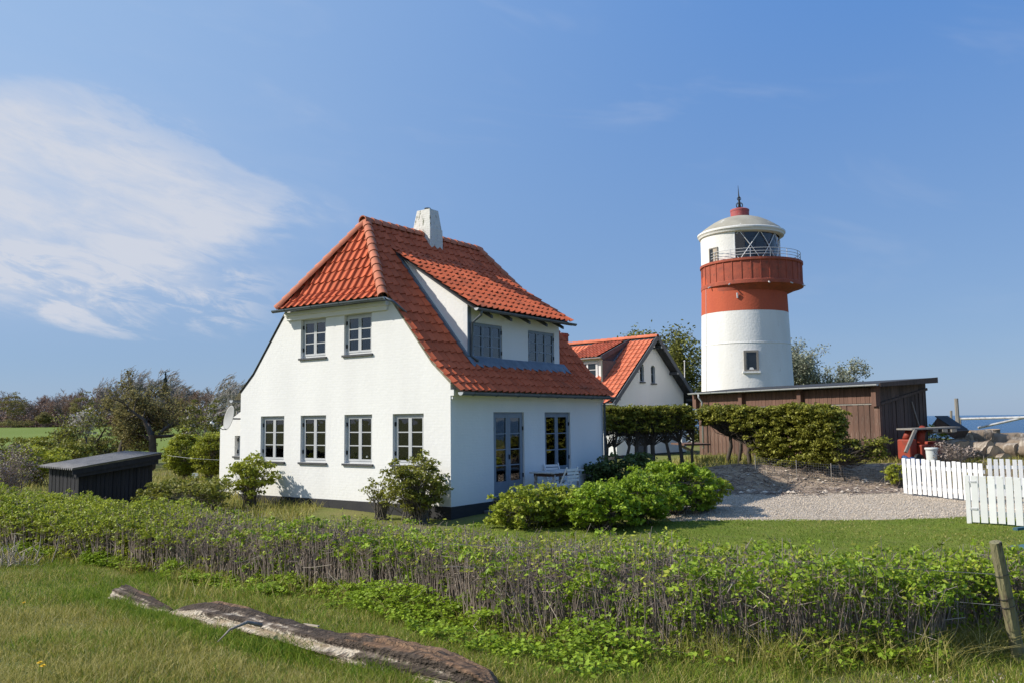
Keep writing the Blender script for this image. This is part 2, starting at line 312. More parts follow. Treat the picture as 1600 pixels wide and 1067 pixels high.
def sticks(P0, P1, r0, r1, n=3, mid=None):
    "tapered n-sided sticks, one bend in the middle if mid is given"
    m = len(P0); rings = [P0, P1] if mid is None else [P0, mid, P1]; k = len(rings)
    r0 = np.broadcast_to(r0, (m,))[:, None]; r1 = np.broadcast_to(r1, (m,))[:, None]
    d = unit(P1-P0); ref = np.where(np.abs(d[:, 2:3]) < .9, np.array([[0, 0, 1.]]), np.array([[1., 0, 0]])); x = unit(np.cross(d, ref)); y = np.cross(d, x)
    out = []
    for i, P in enumerate(rings):
        r = r0+(r1-r0)*i/(k-1)
        for j in range(n):
            t = 2*math.pi*j/n; out.append(P+(x*math.cos(t)+y*math.sin(t))*r)
    V = np.stack(out, 1).reshape(-1, 3); b = np.arange(m)[:, None]*(n*k); F = []
    for i in range(k-1):
        for j in range(n):
            a = i*n+j; c = i*n+(j+1) % n; F.append(b+np.array([[a, c, c+n, a+n]]))
    return V, np.concatenate(F, 0)
def join(*VF):
    V = []; F = []; n = 0
    for v, f in VF: V.append(v); F.append(f+n); n += len(v)
    return np.concatenate(V), np.concatenate(F)
def sst(a, b, x): t = np.clip((x-a)/(b-a), 0, 1); return t*t*(3-2*t)

# ------------------------------------------------------------------ ground, sea
def terr(X, Y):
    X = np.asarray(X, float); Y = np.asarray(Y, float)
    z = .1+.75*(1-sst(2, 15, Y))+.2*sst(16, 26, Y)
    z = z+.62*sst(25.6, 28.2, Y+.03*(X-10))*sst(3.5, 7.5, X)-.35*sst(36, 46, Y)*sst(3.5, 7.5, X)
    z = z+1.75*sst(45, 235, Y)*sst(10, -40, X)
    z = z+.03*np.sin(X*.9+Y*.4)*np.sin(Y*.7-X*.3)*sst(3, 6, Y)
    s = .95*(X-36)+.3*(Y-85)
    return z-4.2*sst(-3, 14, s)
def tz(x, y): return float(terr(x, y))
def mat_ground():
    m = mat('meadow', (.12, .15, .03), (.18, .165, .06), scale=.9, rough=.95, spec=.1, bump=.6, bscale=16, bdist=.05, c3=(.18, .15, .085), s3=.55, t3=(.52, .72)); return m
mat_ground()
mat('lawn_green', (.135, .185, .026), (.17, .205, .034), scale=.8, rough=.95, spec=.1, bump=.8, bscale=60, bdist=.03, c3=(.15, .155, .045), s3=2.6, t3=(.5, .75))
mat('field_green', (.14, .19, .045), (.175, .22, .058), scale=.06, rough=1., spec=.05, stretch=(1, .25, 1))
mat('gravel', (.44, .37, .29), (.34, .28, .215), scale=1.1, rough=.95, bump=.9, bscale=50, bdist=.03, c3=(.62, .54, .45), s3=34, t3=(.52, .6), detail=8)
mat('soil', (.36, .275, .195), (.24, .18, .125), scale=1.7, rough=1., bump=.8, bscale=18, bdist=.06, c3=(.46, .38, .29), s3=7, t3=(.52, .68))
def sheet(name, xs, ys, m, off=0., keep=None, wob=None):
    X, Y = np.meshgrid(xs, ys, indexing='ij'); 
    if wob is not None: X, Y = wob(X, Y)
    Z = terr(X, Y)+off; n, k = X.shape; V = np.stack([X, Y, Z], -1).reshape(-1, 3)
    i = np.arange(n*k).reshape(n, k); F = np.stack([i[:-1, :-1], i[1:, :-1], i[1:, 1:], i[:-1, 1:]], -1).reshape(-1, 4)
    if keep is not None:
        c = V[F].mean(1); F = F[keep(c[:, 0], c[:, 1])]
    o = np_mesh(name, V, F, m, smooth=True, stuff=False); o['kind'] = 'structure'; return o
def axis(*seg): return np.unique(np.concatenate([np.arange(a, b, s) for a, b, s in seg]))
sheet('ground', axis((-3000, -300, 150), (-300, -60, 12), (-60, -22, 2), (-22, 40, .3), (40, 90, 2), (90, 300, 15), (300, 3001, 150)),
      axis((-1500, -60, 90), (-60, 0, 3), (0, 48, .3), (48, 110, 2), (110, 420, 10), (420, 5001, 200)), 'meadow')
# lawn between hedge and gravel, gravel drive, bare soil of the bank, green field to the left
def bez(a, b, n): return np.linspace(a, b, n)
def quad_sheet(name, edge0, edge1, n, m, off):
    "sheet between two polylines (same point count), n rows"
    a = np.array(edge0, float); b = np.array(edge1, float); t = np.linspace(0, 1, n)[:, None, None]
    P = a[None]*(1-t)+b[None]*t; k = P.shape[1]; Z = terr(P[..., 0], P[..., 1])+off
    V = np.concatenate([P, Z[..., None]], -1).reshape(-1, 3); i = np.arange(n*k).reshape(n, k)
    F = np.stack([i[:-1, :-1], i[:-1, 1:], i[1:, 1:], i[1:, :-1]], -1).reshape(-1, 4)
    o = np_mesh(name, V, F, m, smooth=True, stuff=False); o['kind'] = 'structure'; return o
xs = np.linspace(-1.0, 34, 180)
lawn_far = 19.75-.10*np.maximum(0, xs-8)+.10*np.sin(xs*1.3)+.05*np.sin(xs*5.1)
quad_sheet('lawn', np.stack([xs, np.full_like(xs, 8.2)], 1), np.stack([xs, lawn_far], 1), 70, 'lawn_green', .022)
xg = np.linspace(3.6, 34, 160); lf = 19.75-.10*np.maximum(0, xg-8)+.10*np.sin(xg*1.3)+.05*np.sin(xg*5.1)
quad_sheet('gravel_drive', np.stack([xg, lf-.25], 1), np.stack([xg, 25.9-.05*xg+.15*np.sin(xg*1.9)], 1), 50, 'gravel', .012)
quad_sheet('soil_bank', np.stack([xg, 25.5-.05*xg+.12*np.sin(xg*2.3)], 1), np.stack([xg, 28.9-.05*xg+.2*np.sin(xg*1.1)], 1), 24, 'soil', .03)
xf = np.linspace(-340, -9, 90)
quad_sheet('field', np.stack([xf, 58-.06*xf*0], 1), np.stack([xf, np.full_like(xf, 420)], 1), 60, 'field_green', .05)
def water():
    m, nt, N, L, P = nmat('sea_water'); P.inputs['Base Color'].default_value = (.018, .07, .15, 1); P.inputs['Roughness'].default_value = .22; P.inputs['IOR'].default_value = 1.33
    tc = N.new('ShaderNodeTexCoord'); mp = N.new('ShaderNodeMapping'); mp.inputs['Scale'].default_value = (.35, .8, 1); L.new(tc.outputs['Object'], mp.inputs[0])
    n = N.new('ShaderNodeTexNoise'); n.inputs['Scale'].default_value = .9; n.inputs['Detail'].default_value = 8; n.inputs['Roughness'].default_value = .7; L.new(mp.outputs[0], n.inputs[0])
    b = N.new('ShaderNodeBump'); b.inputs['Strength'].default_value = 1.; b.inputs['Distance'].default_value = .7; L.new(n.outputs[0], b.inputs['Height']); L.new(b.outputs[0], P.inputs['Normal'])
water()
o = mesh_obj('sea', [(-30000, -3000, -1.7), (40000, -3000, -1.7), (40000, 45000, -1.7), (-30000, 45000, -1.7)], [(0, 1, 2, 3)], 'sea_water'); o['kind'] = 'structure'

# ------------------------------------------------------------------ the white cottage
HA = .613; HO = Vector((-1.4753, 20.3, 0)); HW, HL = 7.84, 7.38
HM = Matrix.Translation(HO) @ Matrix.Rotation(math.pi/2-HA, 4, 'Z')          # local x runs along the long side, y along the gable, z up
def hw(v, u, z): return HM @ Vector((v, u, z))
house = thing('cottage', 'white cottage with steep red tiled roof and wide dormer, nearest of the buildings', 'house', HO, math.pi/2-HA)
UR, ZR = 3.92, 8.05                       # ridge
SL = (ZR-3.95)/(UR-.55)                   # main slope
def roof_z(u): u = min(u, HW-u); return ZR-SL*(UR-u) if u > .55 else 3.95-.87*(.55-u)
VE, ZE = -.28, 5.62                       # half-hip eave
LW = [(.84, 1.44, 1.86, 2.69), (2.57, 1.44, 3.57, 2.69), (4.26, 1.44, 5.26, 2.69), (5.93, 1.44, 6.93, 2.69)]
UW = [(2.60, 4.25, 3.60, 5.29), (4.30, 4.25, 5.29, 5.29)]
prof = [(0, .49)]+[(u, roof_z(u)-.09) for u in (0, .12, .3, .55, 1.0, 1.5, 1.95)]
prof = prof+[(HW-a, b) for a, b in prof[::-1]]
g_to3 = lambda a, b, d: (d, a, b)
wall_panel('gable_wall', prof, LW+UW, .32, g_to3, 'white_wall', house)
wall_panel('gable_wall', prof, [], .32, lambda a, b, d: (HL-d, a, b), 'white_wall', house)
DOOR = (1.71, .60, 3.08, 2.71); SWIN = (4.09, 1.08, 5.44, 2.71)
wall_panel('side_wall', [(.32, .49), (HL-.32, .49), (HL-.32, 3.36), (.32, 3.36)], [DOOR, SWIN], .32, lambda a, b, d: (a, d, b), 'white_wall', house)
wall_panel('side_wall', [(.32, .49), (HL-.32, .49), (HL-.32, 3.36), (.32, 3.36)], [], .32, lambda a, b, d: (a, HW-d, b), 'white_wall', house)
pl = MB().box((-.015, -.015, -.35), (HL+.015, .3, .488)).box((-.015, HW-.3, -.35), (HL+.015, HW+.015, .488)).box((-.015, .3, -.35), (.3, HW-.3, .488)).box((HL-.3, .3, -.35), (HL+.015, HW-.3, .488)).build('plinth', 'plinth_black', house)
MB().box((.3, .3, .40), (HL-.3, HW-.3, .50)).box((.3, .3, 3.02), (HL-.3, HW-.3, 3.22)).build('floor', 'interior', house)
MB().box((2.9, .33, .5), (3.0, 3.6, 3.02)).box((2.9, 3.9, .5), (3.0, HW-.33, 3.02)).box((.5, 3.66, .5), (2.9, 3.74, 3.02)).box((1.3, 1.9, 3.22), (1.4, HW-1.9, 5.3)).box((3.05, 3.0, .5), (HL-.4, 3.1, 3.02)).build('partition_wall', 'interior', house)
# cornices
MB().box((-.07, 2.02, 5.30), (0.0, HW-2.02, 5.42)).box((-.13, 1.99, 5.42), (.0, HW-1.99, 5.52)).build('hip_cornice', 'white_wall', house)
MB().box((.02, -.05, 3.02), (HL-.02, .0, 3.10)).box((.0, -.10, 3.10), (HL, .0, 3.24)).build('side_cornice', 'white_wall', house)

def win_parts(parent, to3, a0, b0, a1, b1, cols, rows, mf, name='window', depth=.09, sill=True, panes_glass='glass', bottom=0., frame=.055, sashw=.05, hinge=True, sash_mat=None):
    "a casement: frame (the window itself), sashes with glazing bars, panes, hinges, sill"
    sash_mat = sash_mat or mf
    def bx(mb, p, q): return mb.box(to3(*p), to3(*q))
    F = MB(); g = .004
    bx(F, (a0+g, b0+g, depth), (a0+frame, b1-g, depth+.08)); bx(F, (a1-frame, b0+g, depth), (a1-g, b1-g, depth+.08))
    bx(F, (a0+frame, b1-frame, depth), (a1-frame, b1-g, depth+.08)); bx(F, (a0+frame, b0+g, depth), (a1-frame, b0+frame, depth+.08))
    w = F.build(name, mf, parent)
    A0, A1, B0, B1 = a0+frame+.003, a1-frame-.003, b0+frame+.003, b1-frame-.003; sw = (A1-A0)/cols
    for c in range(cols):
        s0 = A0+c*sw+.002; s1 = A0+(c+1)*sw-.002; S = MB(); d0 = depth-.012; d1 = depth+.035; bb = B0+(bottom or sashw)
        bx(S, (s0, B0, d0), (s0+sashw, B1, d1)); bx(S, (s1-sashw, B0, d0), (s1, B1, d1)); bx(S, (s0+sashw, B1-sashw, d0), (s1-sashw, B1, d1)); bx(S, (s0+sashw, B0, d0), (s1-sashw, bb, d1))
        ph = (B1-sashw-bb)/rows
        for r in range(1, rows): bx(S, (s0+sashw, bb+ph*r-.013, d0+.004), (s1-sashw, bb+ph*r+.013, d1))
        S.build('sash', sash_mat, w)
        for r in range(rows):
            bx_ = MB(); bx(bx_, (s0+sashw, bb+ph*r+(.013 if r else 0), d0+.022), (s1-sashw, bb+ph*(r+1)-(.013 if r < rows-1 else 0), d0+.027)); bx_.build('pane', panes_glass, w)
    if hinge:
        for a in (a0+frame*.5, a1-frame*.5):
            for b in (b0+.22*(b1-b0), b0+.80*(b1-b0)):
                h = MB(); bx(h, (a-.02, b-.05, depth-.028), (a+.02, b+.05, depth-.002)); h.build('hinge', 'iron', w)
    if sill:
        s = MB(); bx(s, (a0-.05, b0-.055, -.05), (a1+.05, b0-.004, depth+.02)); s.build('sill', 'slate', w)
    return w
for q in LW: win_parts(house, g_to3, *q, 2, 3, 'paint_grey')
for q in UW:
    win_parts(house, g_to3, *q, 2, 3, 'paint_grey')
    box('blind', (.33, q[0]-.03, q[1]+.02), (.34, q[2]+.03, q[3]+.03), 'blind', house)
s_to3 = lambda a, b, d: (a, d, b)
win_parts(house, s_to3, *SWIN, 2, 3, 'paint_bluegrey', sashw=.075, depth=.06)
dr = win_parts(house, s_to3, *DOOR, 2, 4, 'paint_bluegrey', name='french_door', sill=False, bottom=.30, sashw=.10, depth=.05, frame=.045)
box('threshold', (1.68, -.10, .52), (3.11, .1, .598), 'stone_grey', dr)
box('door_handle', (2.41, .0, 1.50), (2.43, .03, 1.62), 'iron', dr)

# ---- roof: deck + tiles
roof = None
def tri_deck():
    mb = MB(); d = .035; V = lambda v, u, z: (v, u, z-d)
    for s in (0, 1):
        U = (lambda u: u) if s == 0 else (lambda u: HW-u)
        def q(*p):
            p = [V(v, U(u), z) for v, u, z in p]; mb.add(p, [tuple(range(len(p)))])
        zk = roof_z(-.3)
        q((-.03, -.3, zk), (HL+.03, -.3, zk), (HL+.03, .55, 3.95), (-.03, .55, 3.95))
        uh = UR-(ZR-5.98)/SL
        q((-.03, .55, 3.95), (HL+.03, .55, 3.95), (HL+.03, uh, 5.98), (-.03, uh, 5.98))
        q((-.0, uh, 5.98), (HL, uh, 5.98), (HL-1.15, UR, ZR), (1.15, UR, ZR))
    for s in (0, 1):
        f = (lambda v: v) if s == 0 else (lambda v: HL-v)
        ue = UR-(ZR-ZE)/SL; uh = UR-(ZR-5.98)/SL
        mb.add([V(f(VE), ue, ZE), V(f(VE), HW-ue, ZE), V(f(.05), HW-uh, 5.98), V(f(.05), uh, 5.98)], [(0, 1, 2, 3)])
        mb.add([V(f(.05), uh, 5.98), V(f(.05), HW-uh, 5.98), V(f(1.15), UR, ZR)], [(0, 1, 2)])
    return mb.build('roof', 'mortar', house)
roof = tri_deck()
CW, CL = .255, .325
def tile_template(cw, cl, amp=.062, lift=.034, lap=.05):
    xs = [(-.03, 1.0), (.06, .92), (.14, .30), (.26, .02), (.50, .10), (.78, .50), (1.0, .98)]
    v = []
    for y, b in ((-.012, lift), (cl+lap, .0)):
        for x, h in xs: v.append((x*cw, y, h*amp+b))
    for x, h in xs: v.append((x*cw, -.006, h*amp+lift-.022))
    n = len(xs); f = []
    for i in range(n-1): f.append((i, i+1, i+1+n, i+n)); f.append((i+2*n, i+1+2*n, i+1, i))
    f.append((0, n, 2*n)); f.append((n-1, 3*n-1, 2*n-1))
    return v, f
TV, TF = tile_template(CW, CL)
tile_me = bpy.data.meshes.new('roof_tile'); tile_me.from_pydata(TV, [], TF); tile_me.materials.append(MATS['tile']); tile_me.polygons.foreach_set('use_smooth', [True]*len(TF)); tile_me.update(); tile_me.set_sharp_from_angle(angle=R_(40))
def lay(o, ex, ey, s0, s1, t0, t1, planes, skip=None, cw=CW, cl=CL, s_shift=0.):
    """grid of tiles on a plane: o + ex*s + ey*t. planes: half-planes (point2, inward2). Returns list of (matrix, clip planes or None)"""
    o, ex, ey = Vector(o), Vector(ex).normalized(), Vector(ey).normalized(); n = ex.cross(ey); out = []
    nr = max(1, round((t1-t0)/cl)); cle = (t1-t0)/nr
    for r in range(nr):
        ns = int((s1-s0)/cw)+2
        for c in range(ns):
            s = s0+s_shift+(c-.5)*cw; t = t0+r*cle; cs = [(s-.02*cw, t), (s+cw, t), (s+cw, t+cle), (s-.02*cw, t+cle)]; clip = []; gone = False
            for (pp, nn) in planes:
                ds = [(a-pp[0])*nn[0]+(b-pp[1])*nn[1] for a, b in cs]
                if max(ds) < .03: gone = True; break
                if min(ds) < -.005: clip.append((pp, nn))
            if gone: continue
            P = o+ex*s+ey*t+n*.0
            if skip and skip(P+ex*cw*.5+ey*cle*.5): continue
            j = [random.uniform(-1, 1) for _ in range(4)]
            m = Matrix((ex, ey, n)).transposed().to_4x4() @ Matrix.Rotation(j[0]*.017, 4, 'Z') @ Matrix.Rotation(j[1]*.022, 4, 'Y'); m.translation = P+n*(.005*j[2]+.006)+ey*.008*j[3]
            out.append((m, [(o+ex*pp[0]+ey*pp[1], ex*nn[0]+ey*nn[1]) for pp, nn in clip], n, cw*cle))
    return out
def realise_tiles(tiles, keep_n, parent, world, mat_name='tile', rest_name='roof_tiles'):
    "keep_n best seen tiles become objects of their own, the others one joined part"
    sc_ = []
    for i, (m, clip, n, ar) in enumerate(tiles):
        p = world @ m.translation; d = EYE-p; nn = (world.to_3x3() @ n); sc_.append((max(0, nn.dot(d.normalized()))*ar/d.length_squared*(.55 if clip else 1), i))
    sc_.sort(reverse=True); keep = set(i for a, i in sc_[:keep_n]); rest = MB()
    for i, (m, clip, n, ar) in enumerate(tiles):
        if not clip and i in keep:
            o = bpy.data.objects.new('roof_tile', tile_me); link(o, parent); o.matrix_local = m; continue
        if clip:
            bm = bmesh.new(); vs_ = [bm.verts.new(m @ Vector(v)) for v in TV]; 
            for f in TF: bm.faces.new([vs_[k] for k in f])
            for co, no in clip: bmesh.ops.bisect_plane(bm, geom=bm.verts[:]+bm.edges[:]+bm.faces[:], plane_co=co, plane_no=no, clear_inner=True)
            bm.verts.index_update(); v = [x.co.copy() for x in bm.verts]; f = [tuple(x.index for x in ff.verts) for ff in bm.faces]; bm.free()
            if not f: continue
            if i in keep: mesh_obj('roof_tile', v, f, mat_name, parent); continue
            rest.add(v, f)
        else: rest.add([m @ Vector(v) for v in TV], TF)
    if rest.v: rest.build(rest_name, mat_name, parent, stuff=True, auto=True)
tiles = []
slen = lambda a, b: (Vector(b)-Vector(a)).length
DV0, DV1, DU, DZ0, DZ1 = 1.46, 5.90, .62, 4.05, 5.26      # dormer
DS = .63; DEU, DEZ = .22, 5.36                            # dormer roof: z = DEZ + DS*(u-DEU)
uTop = (ZR-SL*UR-DEZ+DS*DEU)/(DS-SL)                      # where dormer roof runs into the main roof
for side in (0, 1):
    fu = (lambda u: u) if side == 0 else (lambda u: HW-u)
    sx = 1 if side == 0 else -1
    # s grows along ex so that normal points up: near side ex=+v, ey=(0,+,+) -> n = ex x ey
    ex = Vector((1, 0, 0))*sx; s_of = (lambda v: v) if side == 0 else (lambda v: -v)
    a, b = (Vector((0, fu(-.32), roof_z(-.32))), Vector((0, fu(.55), 3.95)))
    lo, hi = (-.07, HL+.07) if side == 0 else (-HL-.07, -.30)
    vb = [((lo, 0), (1, 0)), ((hi, 0), (-1, 0))]
    tiles += lay(a, ex, b-a, lo, hi, 0, slen(a, b), vb)
    a = Vector((0, fu(.55), 3.95)); b = Vector((0, fu(UR), ZR)); T = slen(a, b)
    def tt(z): return (z-3.95)/(ZR-3.95)*T
    def hl(v0, z0, v1, z1, sgn):
        p0 = (s_of(v0), tt(z0)); p1 = (s_of(v1), tt(z1)); d = (p1[0]-p0[0], p1[1]-p0[1]); nn = Vector((d[1], -d[0])).normalized()
        c = (s_of(HL/2)-p0[0])*nn.x+(tt(4)-p0[1])*nn.y
        if c < 0: nn = -nn
        return (p0, (nn.x, nn.y))
    pls = vb+[hl(VE, ZE, 1.15, ZR, 1), hl(HL-VE, ZE, HL-1.15, ZR, -1)]
    skip = (lambda P: DV0+.02 < P.x < DV1-.02 and DU-.1 < P.y < uTop-.12) if side == 0 else None
    tiles += lay(a, ex, b-a, lo, hi, 0, T, pls, skip)
ue = UR-(ZR-ZE)/SL; uh = UR-(ZR-5.98)/SL
for end in (0, 1):
    fv = (lambda v: v) if end == 0 else (lambda v: HL-v)
    ex = Vector((0, -1, 0)) if end == 0 else Vector((0, 1, 0)); s_of = (lambda u: -u) if end == 0 else (lambda u: u)
    a = Vector((fv(VE-.02), 0, ZE-.02)); b = Vector((fv(.05), 0, 5.98)); T = slen(a, b)
    lo, hi = sorted((s_of(ue), s_of(HW-ue)))
    def hl2(u0, t0, u1, t1):
        p0 = (s_of(u0), t0); p1 = (s_of(u1), t1); d = (p1[0]-p0[0], p1[1]-p0[1]); nn = Vector((d[1], -d[0])).normalized()
        if (s_of(UR)-p0[0])*nn.x+(0-p0[1])*nn.y < 0: nn = -nn
        return (p0, (nn.x, nn.y))
    tiles += lay(a, ex, b-a, lo, hi, 0, T, [hl2(ue, 0, uh, T), hl2(HW-ue, 0, HW-uh, T)])
    a = b.copy(); b = Vector((fv(1.15), 0, ZR)); T = slen(a, b)
    tiles += lay(a, ex, b-a, lo, hi, 0, T, [hl2(uh, 0, UR, T), hl2(HW-uh, 0, UR, T)])
# dormer roof plane
a = Vector((0, DEU, DEZ)); b = Vector((0, uTop, DEZ+DS*(uTop-DEU))); T = slen(a, b)
tiles += lay(a, (1, 0, 0), b-a, DV0-.16, DV1+.16, 0, T, [((DV0-.14, 0), (1, 0)), ((DV1+.14, 0), (-1, 0))])
realise_tiles(tiles, 300, roof, HM)
# ridge and hip tiles: tapering half rounds laid from the bottom up
def half_tiles(p, q, r, length, up, m, parent, name='ridge_tile'):
    p, q, up = Vector(p), Vector(q), Vector(up); d = (q-p).normalized(); x = d.cross(up).normalized(); y = x.cross(d).normalized(); n = max(1, round((q-p).length/length)); st = (q-p).length/n
    v = []; f = []; K = 7
    for (t, rr) in ((-.02, r*1.12), (st+.03, r*.90)):
        for k in range(K+1):
            a_ = math.pi*(-.08+1.16*k/K); v.append((math.cos(a_)*rr, t, math.sin(a_)*rr-r*.35))
    for k in range(K+1):
        a_ = math.pi*(-.08+1.16*k/K); v.append((math.cos(a_)*r*.92, -.015, math.sin(a_)*r*.92-r*.35))
    n1 = K+1
    for k in range(K): f.append((k, k+1, k+1+n1, k+n1)); f.append((k+2*n1, k+1+2*n1, k+1, k))
    me = bpy.data.meshes.new(name); me.from_pydata(v, [], [t[::-1] for t in f]); me.materials.append(MATS[m]); me.polygons.foreach_set('use_smooth', [True]*len(f)); me.update(); me.set_sharp_from_angle(angle=R_(50))
    for i in range(n):
        o = bpy.data.objects.new(name, me); link(o, parent); mm = Matrix((x, d, y)).transposed().to_4x4() @ Matrix.Rotation(random.uniform(-.02, .02), 4, 'Z') @ Matrix.Rotation(random.uniform(-.03, .03), 4, 'Y'); mm.translation = p+d*st*i; o.matrix_local = mm
for e in (0, 1):
    fv = (lambda v: v) if e == 0 else (lambda v: HL-v)
    for s in (0, 1):
        fu = (lambda u: u) if s == 0 else (lambda u: HW-u)
        half_tiles((fv(VE-.03), fu(ue-.02), ZE+.03), (fv(1.12), fu(UR-.02), ZR+.06), .125, .33, (0, 0, 1), 'ridge_clay', roof, 'hip_tile')
half_tiles((.98, UR, ZR+.06), (HL-1.0, UR, ZR+.06), .135, .34, (0, 0, 1), 'ridge_clay', roof)
# verge mortar strips under the tile edges on the gable
def along(fn, pts, name, m, w, h, parent):
    mb = MB()
    for p, q in zip(pts[:-1], pts[1:]): mb.bar(p, q, w, h)
    return mb.build(name, m, parent)
for fv in (-.0, HL):
    for fu in ((lambda u: u), (lambda u: HW-u)):
        pts = [(fv+(.02 if fv < 1 else -.02), fu(u), roof_z(u)-.045-(.0 if fu(0) == 0 else .02)) for u in (-.02, .25, .55, 1.0, 1.5, 1.98)]
        along(None, pts, 'verge_mortar', 'mortar' if fu(0) == 0 else 'iron', .05, .07, roof)
# gutters
def gutter(p, q, r, m, parent, caps='zinc_light'):
    p, q = Vector(p), Vector(q); d = (q-p).normalized(); x = d.cross(Vector((0, 0, 1))).normalized(); v = []; f = []; K = 7
    for c in (p, q):
        for rr in (r, r*.9):
            for k in range(K+1):
                t = math.pi*k/K; v.append(c+x*math.cos(t)*rr-Vector((0, 0, 1))*math.sin(t)*rr)
    n = K+1
    for k in range(K): f.append((k, k+1, k+1+2*n, k+2*n)); f.append((k+n, k+3*n, k+1+3*n, k+1+n))
    f.append((0, 2*n, 3*n, n)); f.append((n-1, 2*n-1, 4*n-1, 3*n-1))
    mb = MB(); mb.add(v, f); g_ = mb.build('gutter', m, parent)
    for c, s in ((p, -1), (q, 1)):
        e = MB(); vv = [c+x*math.cos(math.pi*k/K)*r*1.04-Vector((0, 0, 1))*math.sin(math.pi*k/K)*r*1.04 for k in range(K+1)]; e.prism(vv, d*.008*s); e.build('gutter_end_cap', caps, g_)
    L_ = (q-p).length; nb = int(L_/.9)
    for i in range(nb):
        c = p+d*(i+.5)*L_/nb; b_ = MB(); b_.tube([c+x*math.cos(math.pi*k/6)*r*1.06-Vector((0, 0, 1))*math.sin(math.pi*k/6)*r*1.06 for k in range(7)], .008, 4); b_.build('gutter_bracket', m, g_)
    return g_
gutter((VE-.07, ue-.12, ZE-.045), (VE-.07, HW-ue+.12, ZE-.045), .07, 'zinc', house)
gutter((-.06, -.36, roof_z(-.32)-.02), (HL+.12, -.36, roof_z(-.32)-.02), .075, 'zinc', house)
gutter((-.06, HW+.36, roof_z(-.32)-.02), (HL+.12, HW+.36, roof_z(-.32)-.02), .075, 'zinc', house)
MB().tube([(VE-.07, ue-.10, ZE-.06), (VE+.06, ue-.28, ZE-.16), (.10, ue-.42, ZE-.42)], .032, 8).build('hip_spout', 'zinc', house, smooth=True)
MB().tube([(HL-.02, -.36, roof_z(-.32)-.08), (HL-.02, -.34, 3.08), (HL-.04, -.08, 2.98), (HL-.04, -.075, .35)], .04, 8).build('downpipe', 'zinc', house, smooth=True)
# dormer
D1 = (1.66, 4.10, 2.98, 5.04); D2 = (4.24, 4.10, 5.62, 5.04)
wall_panel('dormer_front', [(DV0, 3.98), (DV1, 3.98), (DV1, DEZ+DS*(DU-DEU)-.06), (DV0, DEZ+DS*(DU-DEU)-.06)], [D1, D2], .14, lambda a, b, d: (a, DU+d, b), 'white_render', house)
for v0, v1 in ((DV0, DV0+.12), (DV1-.12, DV1)):
    cz = lambda u: DEZ+DS*(u-DEU)-.06
    MB().prism([(v0, DU+.141, roof_z(DU+.141)-.1), (v0, uTop, roof_z(uTop)-.1), (v0, uTop, cz(uTop)), (v0, DU+.141, cz(DU+.141))], (v1-v0, 0, 0)).build('dormer_cheek', 'white_wall', house)
MB().prism([(DV0-.12, DEU+.02, DEZ-.045), (DV0-.12, uTop, DEZ+DS*(uTop-DEU)-.02), (DV0-.12, uTop, DEZ+DS*(uTop-DEU)-.055), (DV0-.12, DEU+.02, DEZ-.09)], (DV1-DV0+.24, 0, 0)).build('dormer_deck', 'dark_wood', house)
d_to3 = lambda a, b, d: (a, DU+d, b)
for q in (D1, D2):
    win_parts(house, d_to3, *q, 3, 3, 'paint_bluegrey', depth=.03, sill=False, sashw=.036, frame=.045)
    box('blind', (q[0]+.05, DU+.085, q[1]+.05), (q[2]-.05, DU+.095, q[3]-.05), 'blind', house)
for i in range(5):
    v = DV0+.55+i*.88; MB().prism([(v, DU, DEZ+.09), (v, DEU+.05, DEZ-.14), (v, DEU+.05, DEZ-.22), (v, DU, DEZ-.02)], (.09, 0, 0)).build('rafter_end', 'grey_paint_dark', house)
gutter((DV0-.2, DEU-.05, DEZ-.03), (DV1+.2, DEU-.05, DEZ-.03), .065, 'zinc', house)
MB().tube([(DV0+.0, DEU-.05, DEZ-.08), (DV0+.06, DEU+.0, DEZ-.18), (DV0+.10, DU-.07, DEZ-.36), (DV0+.10, DU-.06, 4.16), (DV0+.2, DU-.2, 4.02)], .036, 8).build('dormer_downpipe', 'zinc', house, smooth=True)
# lead apron with a toothed lower edge, and the strip beside the cheek
ap = MB(); nz_ = 26; v0, v1 = DV0-.08, DV1+.22
ptsa = []
for i in range(nz_+1):
    v = v0+(v1-v0)*i/nz_; ptsa.append((v, DU-.03, roof_z(DU)+.115)); uu = DU-.20-(.0 if i % 2 else .09); ptsa.append((v, uu, roof_z(uu)+.10))
ap.add(ptsa, [(2*i, 2*i+1, 2*i+3, 2*i+2) for i in range(nz_)]); o = ap.build('lead_apron', 'lead', house); md = o.modifiers.new('s', 'SOLIDIFY'); md.thickness = .012
MB().bar((DV0-.03, DU-.02, roof_z(DU)+.10), (DV0-.03, uTop-.25, roof_z(uTop-.25)+.10), .09, .10).build('cheek_flashing', 'lead', house)
box('corner_board', (DV0-.015, DU-.018, 4.08), (DV0+.13, DU-.003, DEZ+.05), 'paint_bluegrey', house)
# chimney
ch = MB()
def frus(mb, r0, z0, r1, z1):
    (a0, b0, a1, b1), (c0, d0, c1, d1) = r0, r1
    mb.add([(a0, b0, z0), (a1, b0, z0), (a1, b1, z0), (a0, b1, z0), (c0, d0, z1), (c1, d0, z1), (c1, d1, z1), (c0, d1, z1)], [(0, 3, 2, 1), (4, 5, 6, 7), (0, 1, 5, 4), (1, 2, 6, 5), (2, 3, 7, 6), (3, 0, 4, 7)])
frus(ch, (3.42, 3.56, 4.04, 4.30), 7.3, (3.44, 3.57, 4.02, 4.29), 8.28); frus(ch, (3.455, 3.585, 4.0, 4.275), 8.28, (3.53, 3.66, 3.93, 4.18), 8.88)
c_ = bevel(ch.build('chimney', 'chimney_white', roof), .015, 2)
MB().tube([(3.73, 3.92, 8.86), (3.73, 3.92, 8.96)], .10, 12).build('chimney_pot', 'iron', roof)
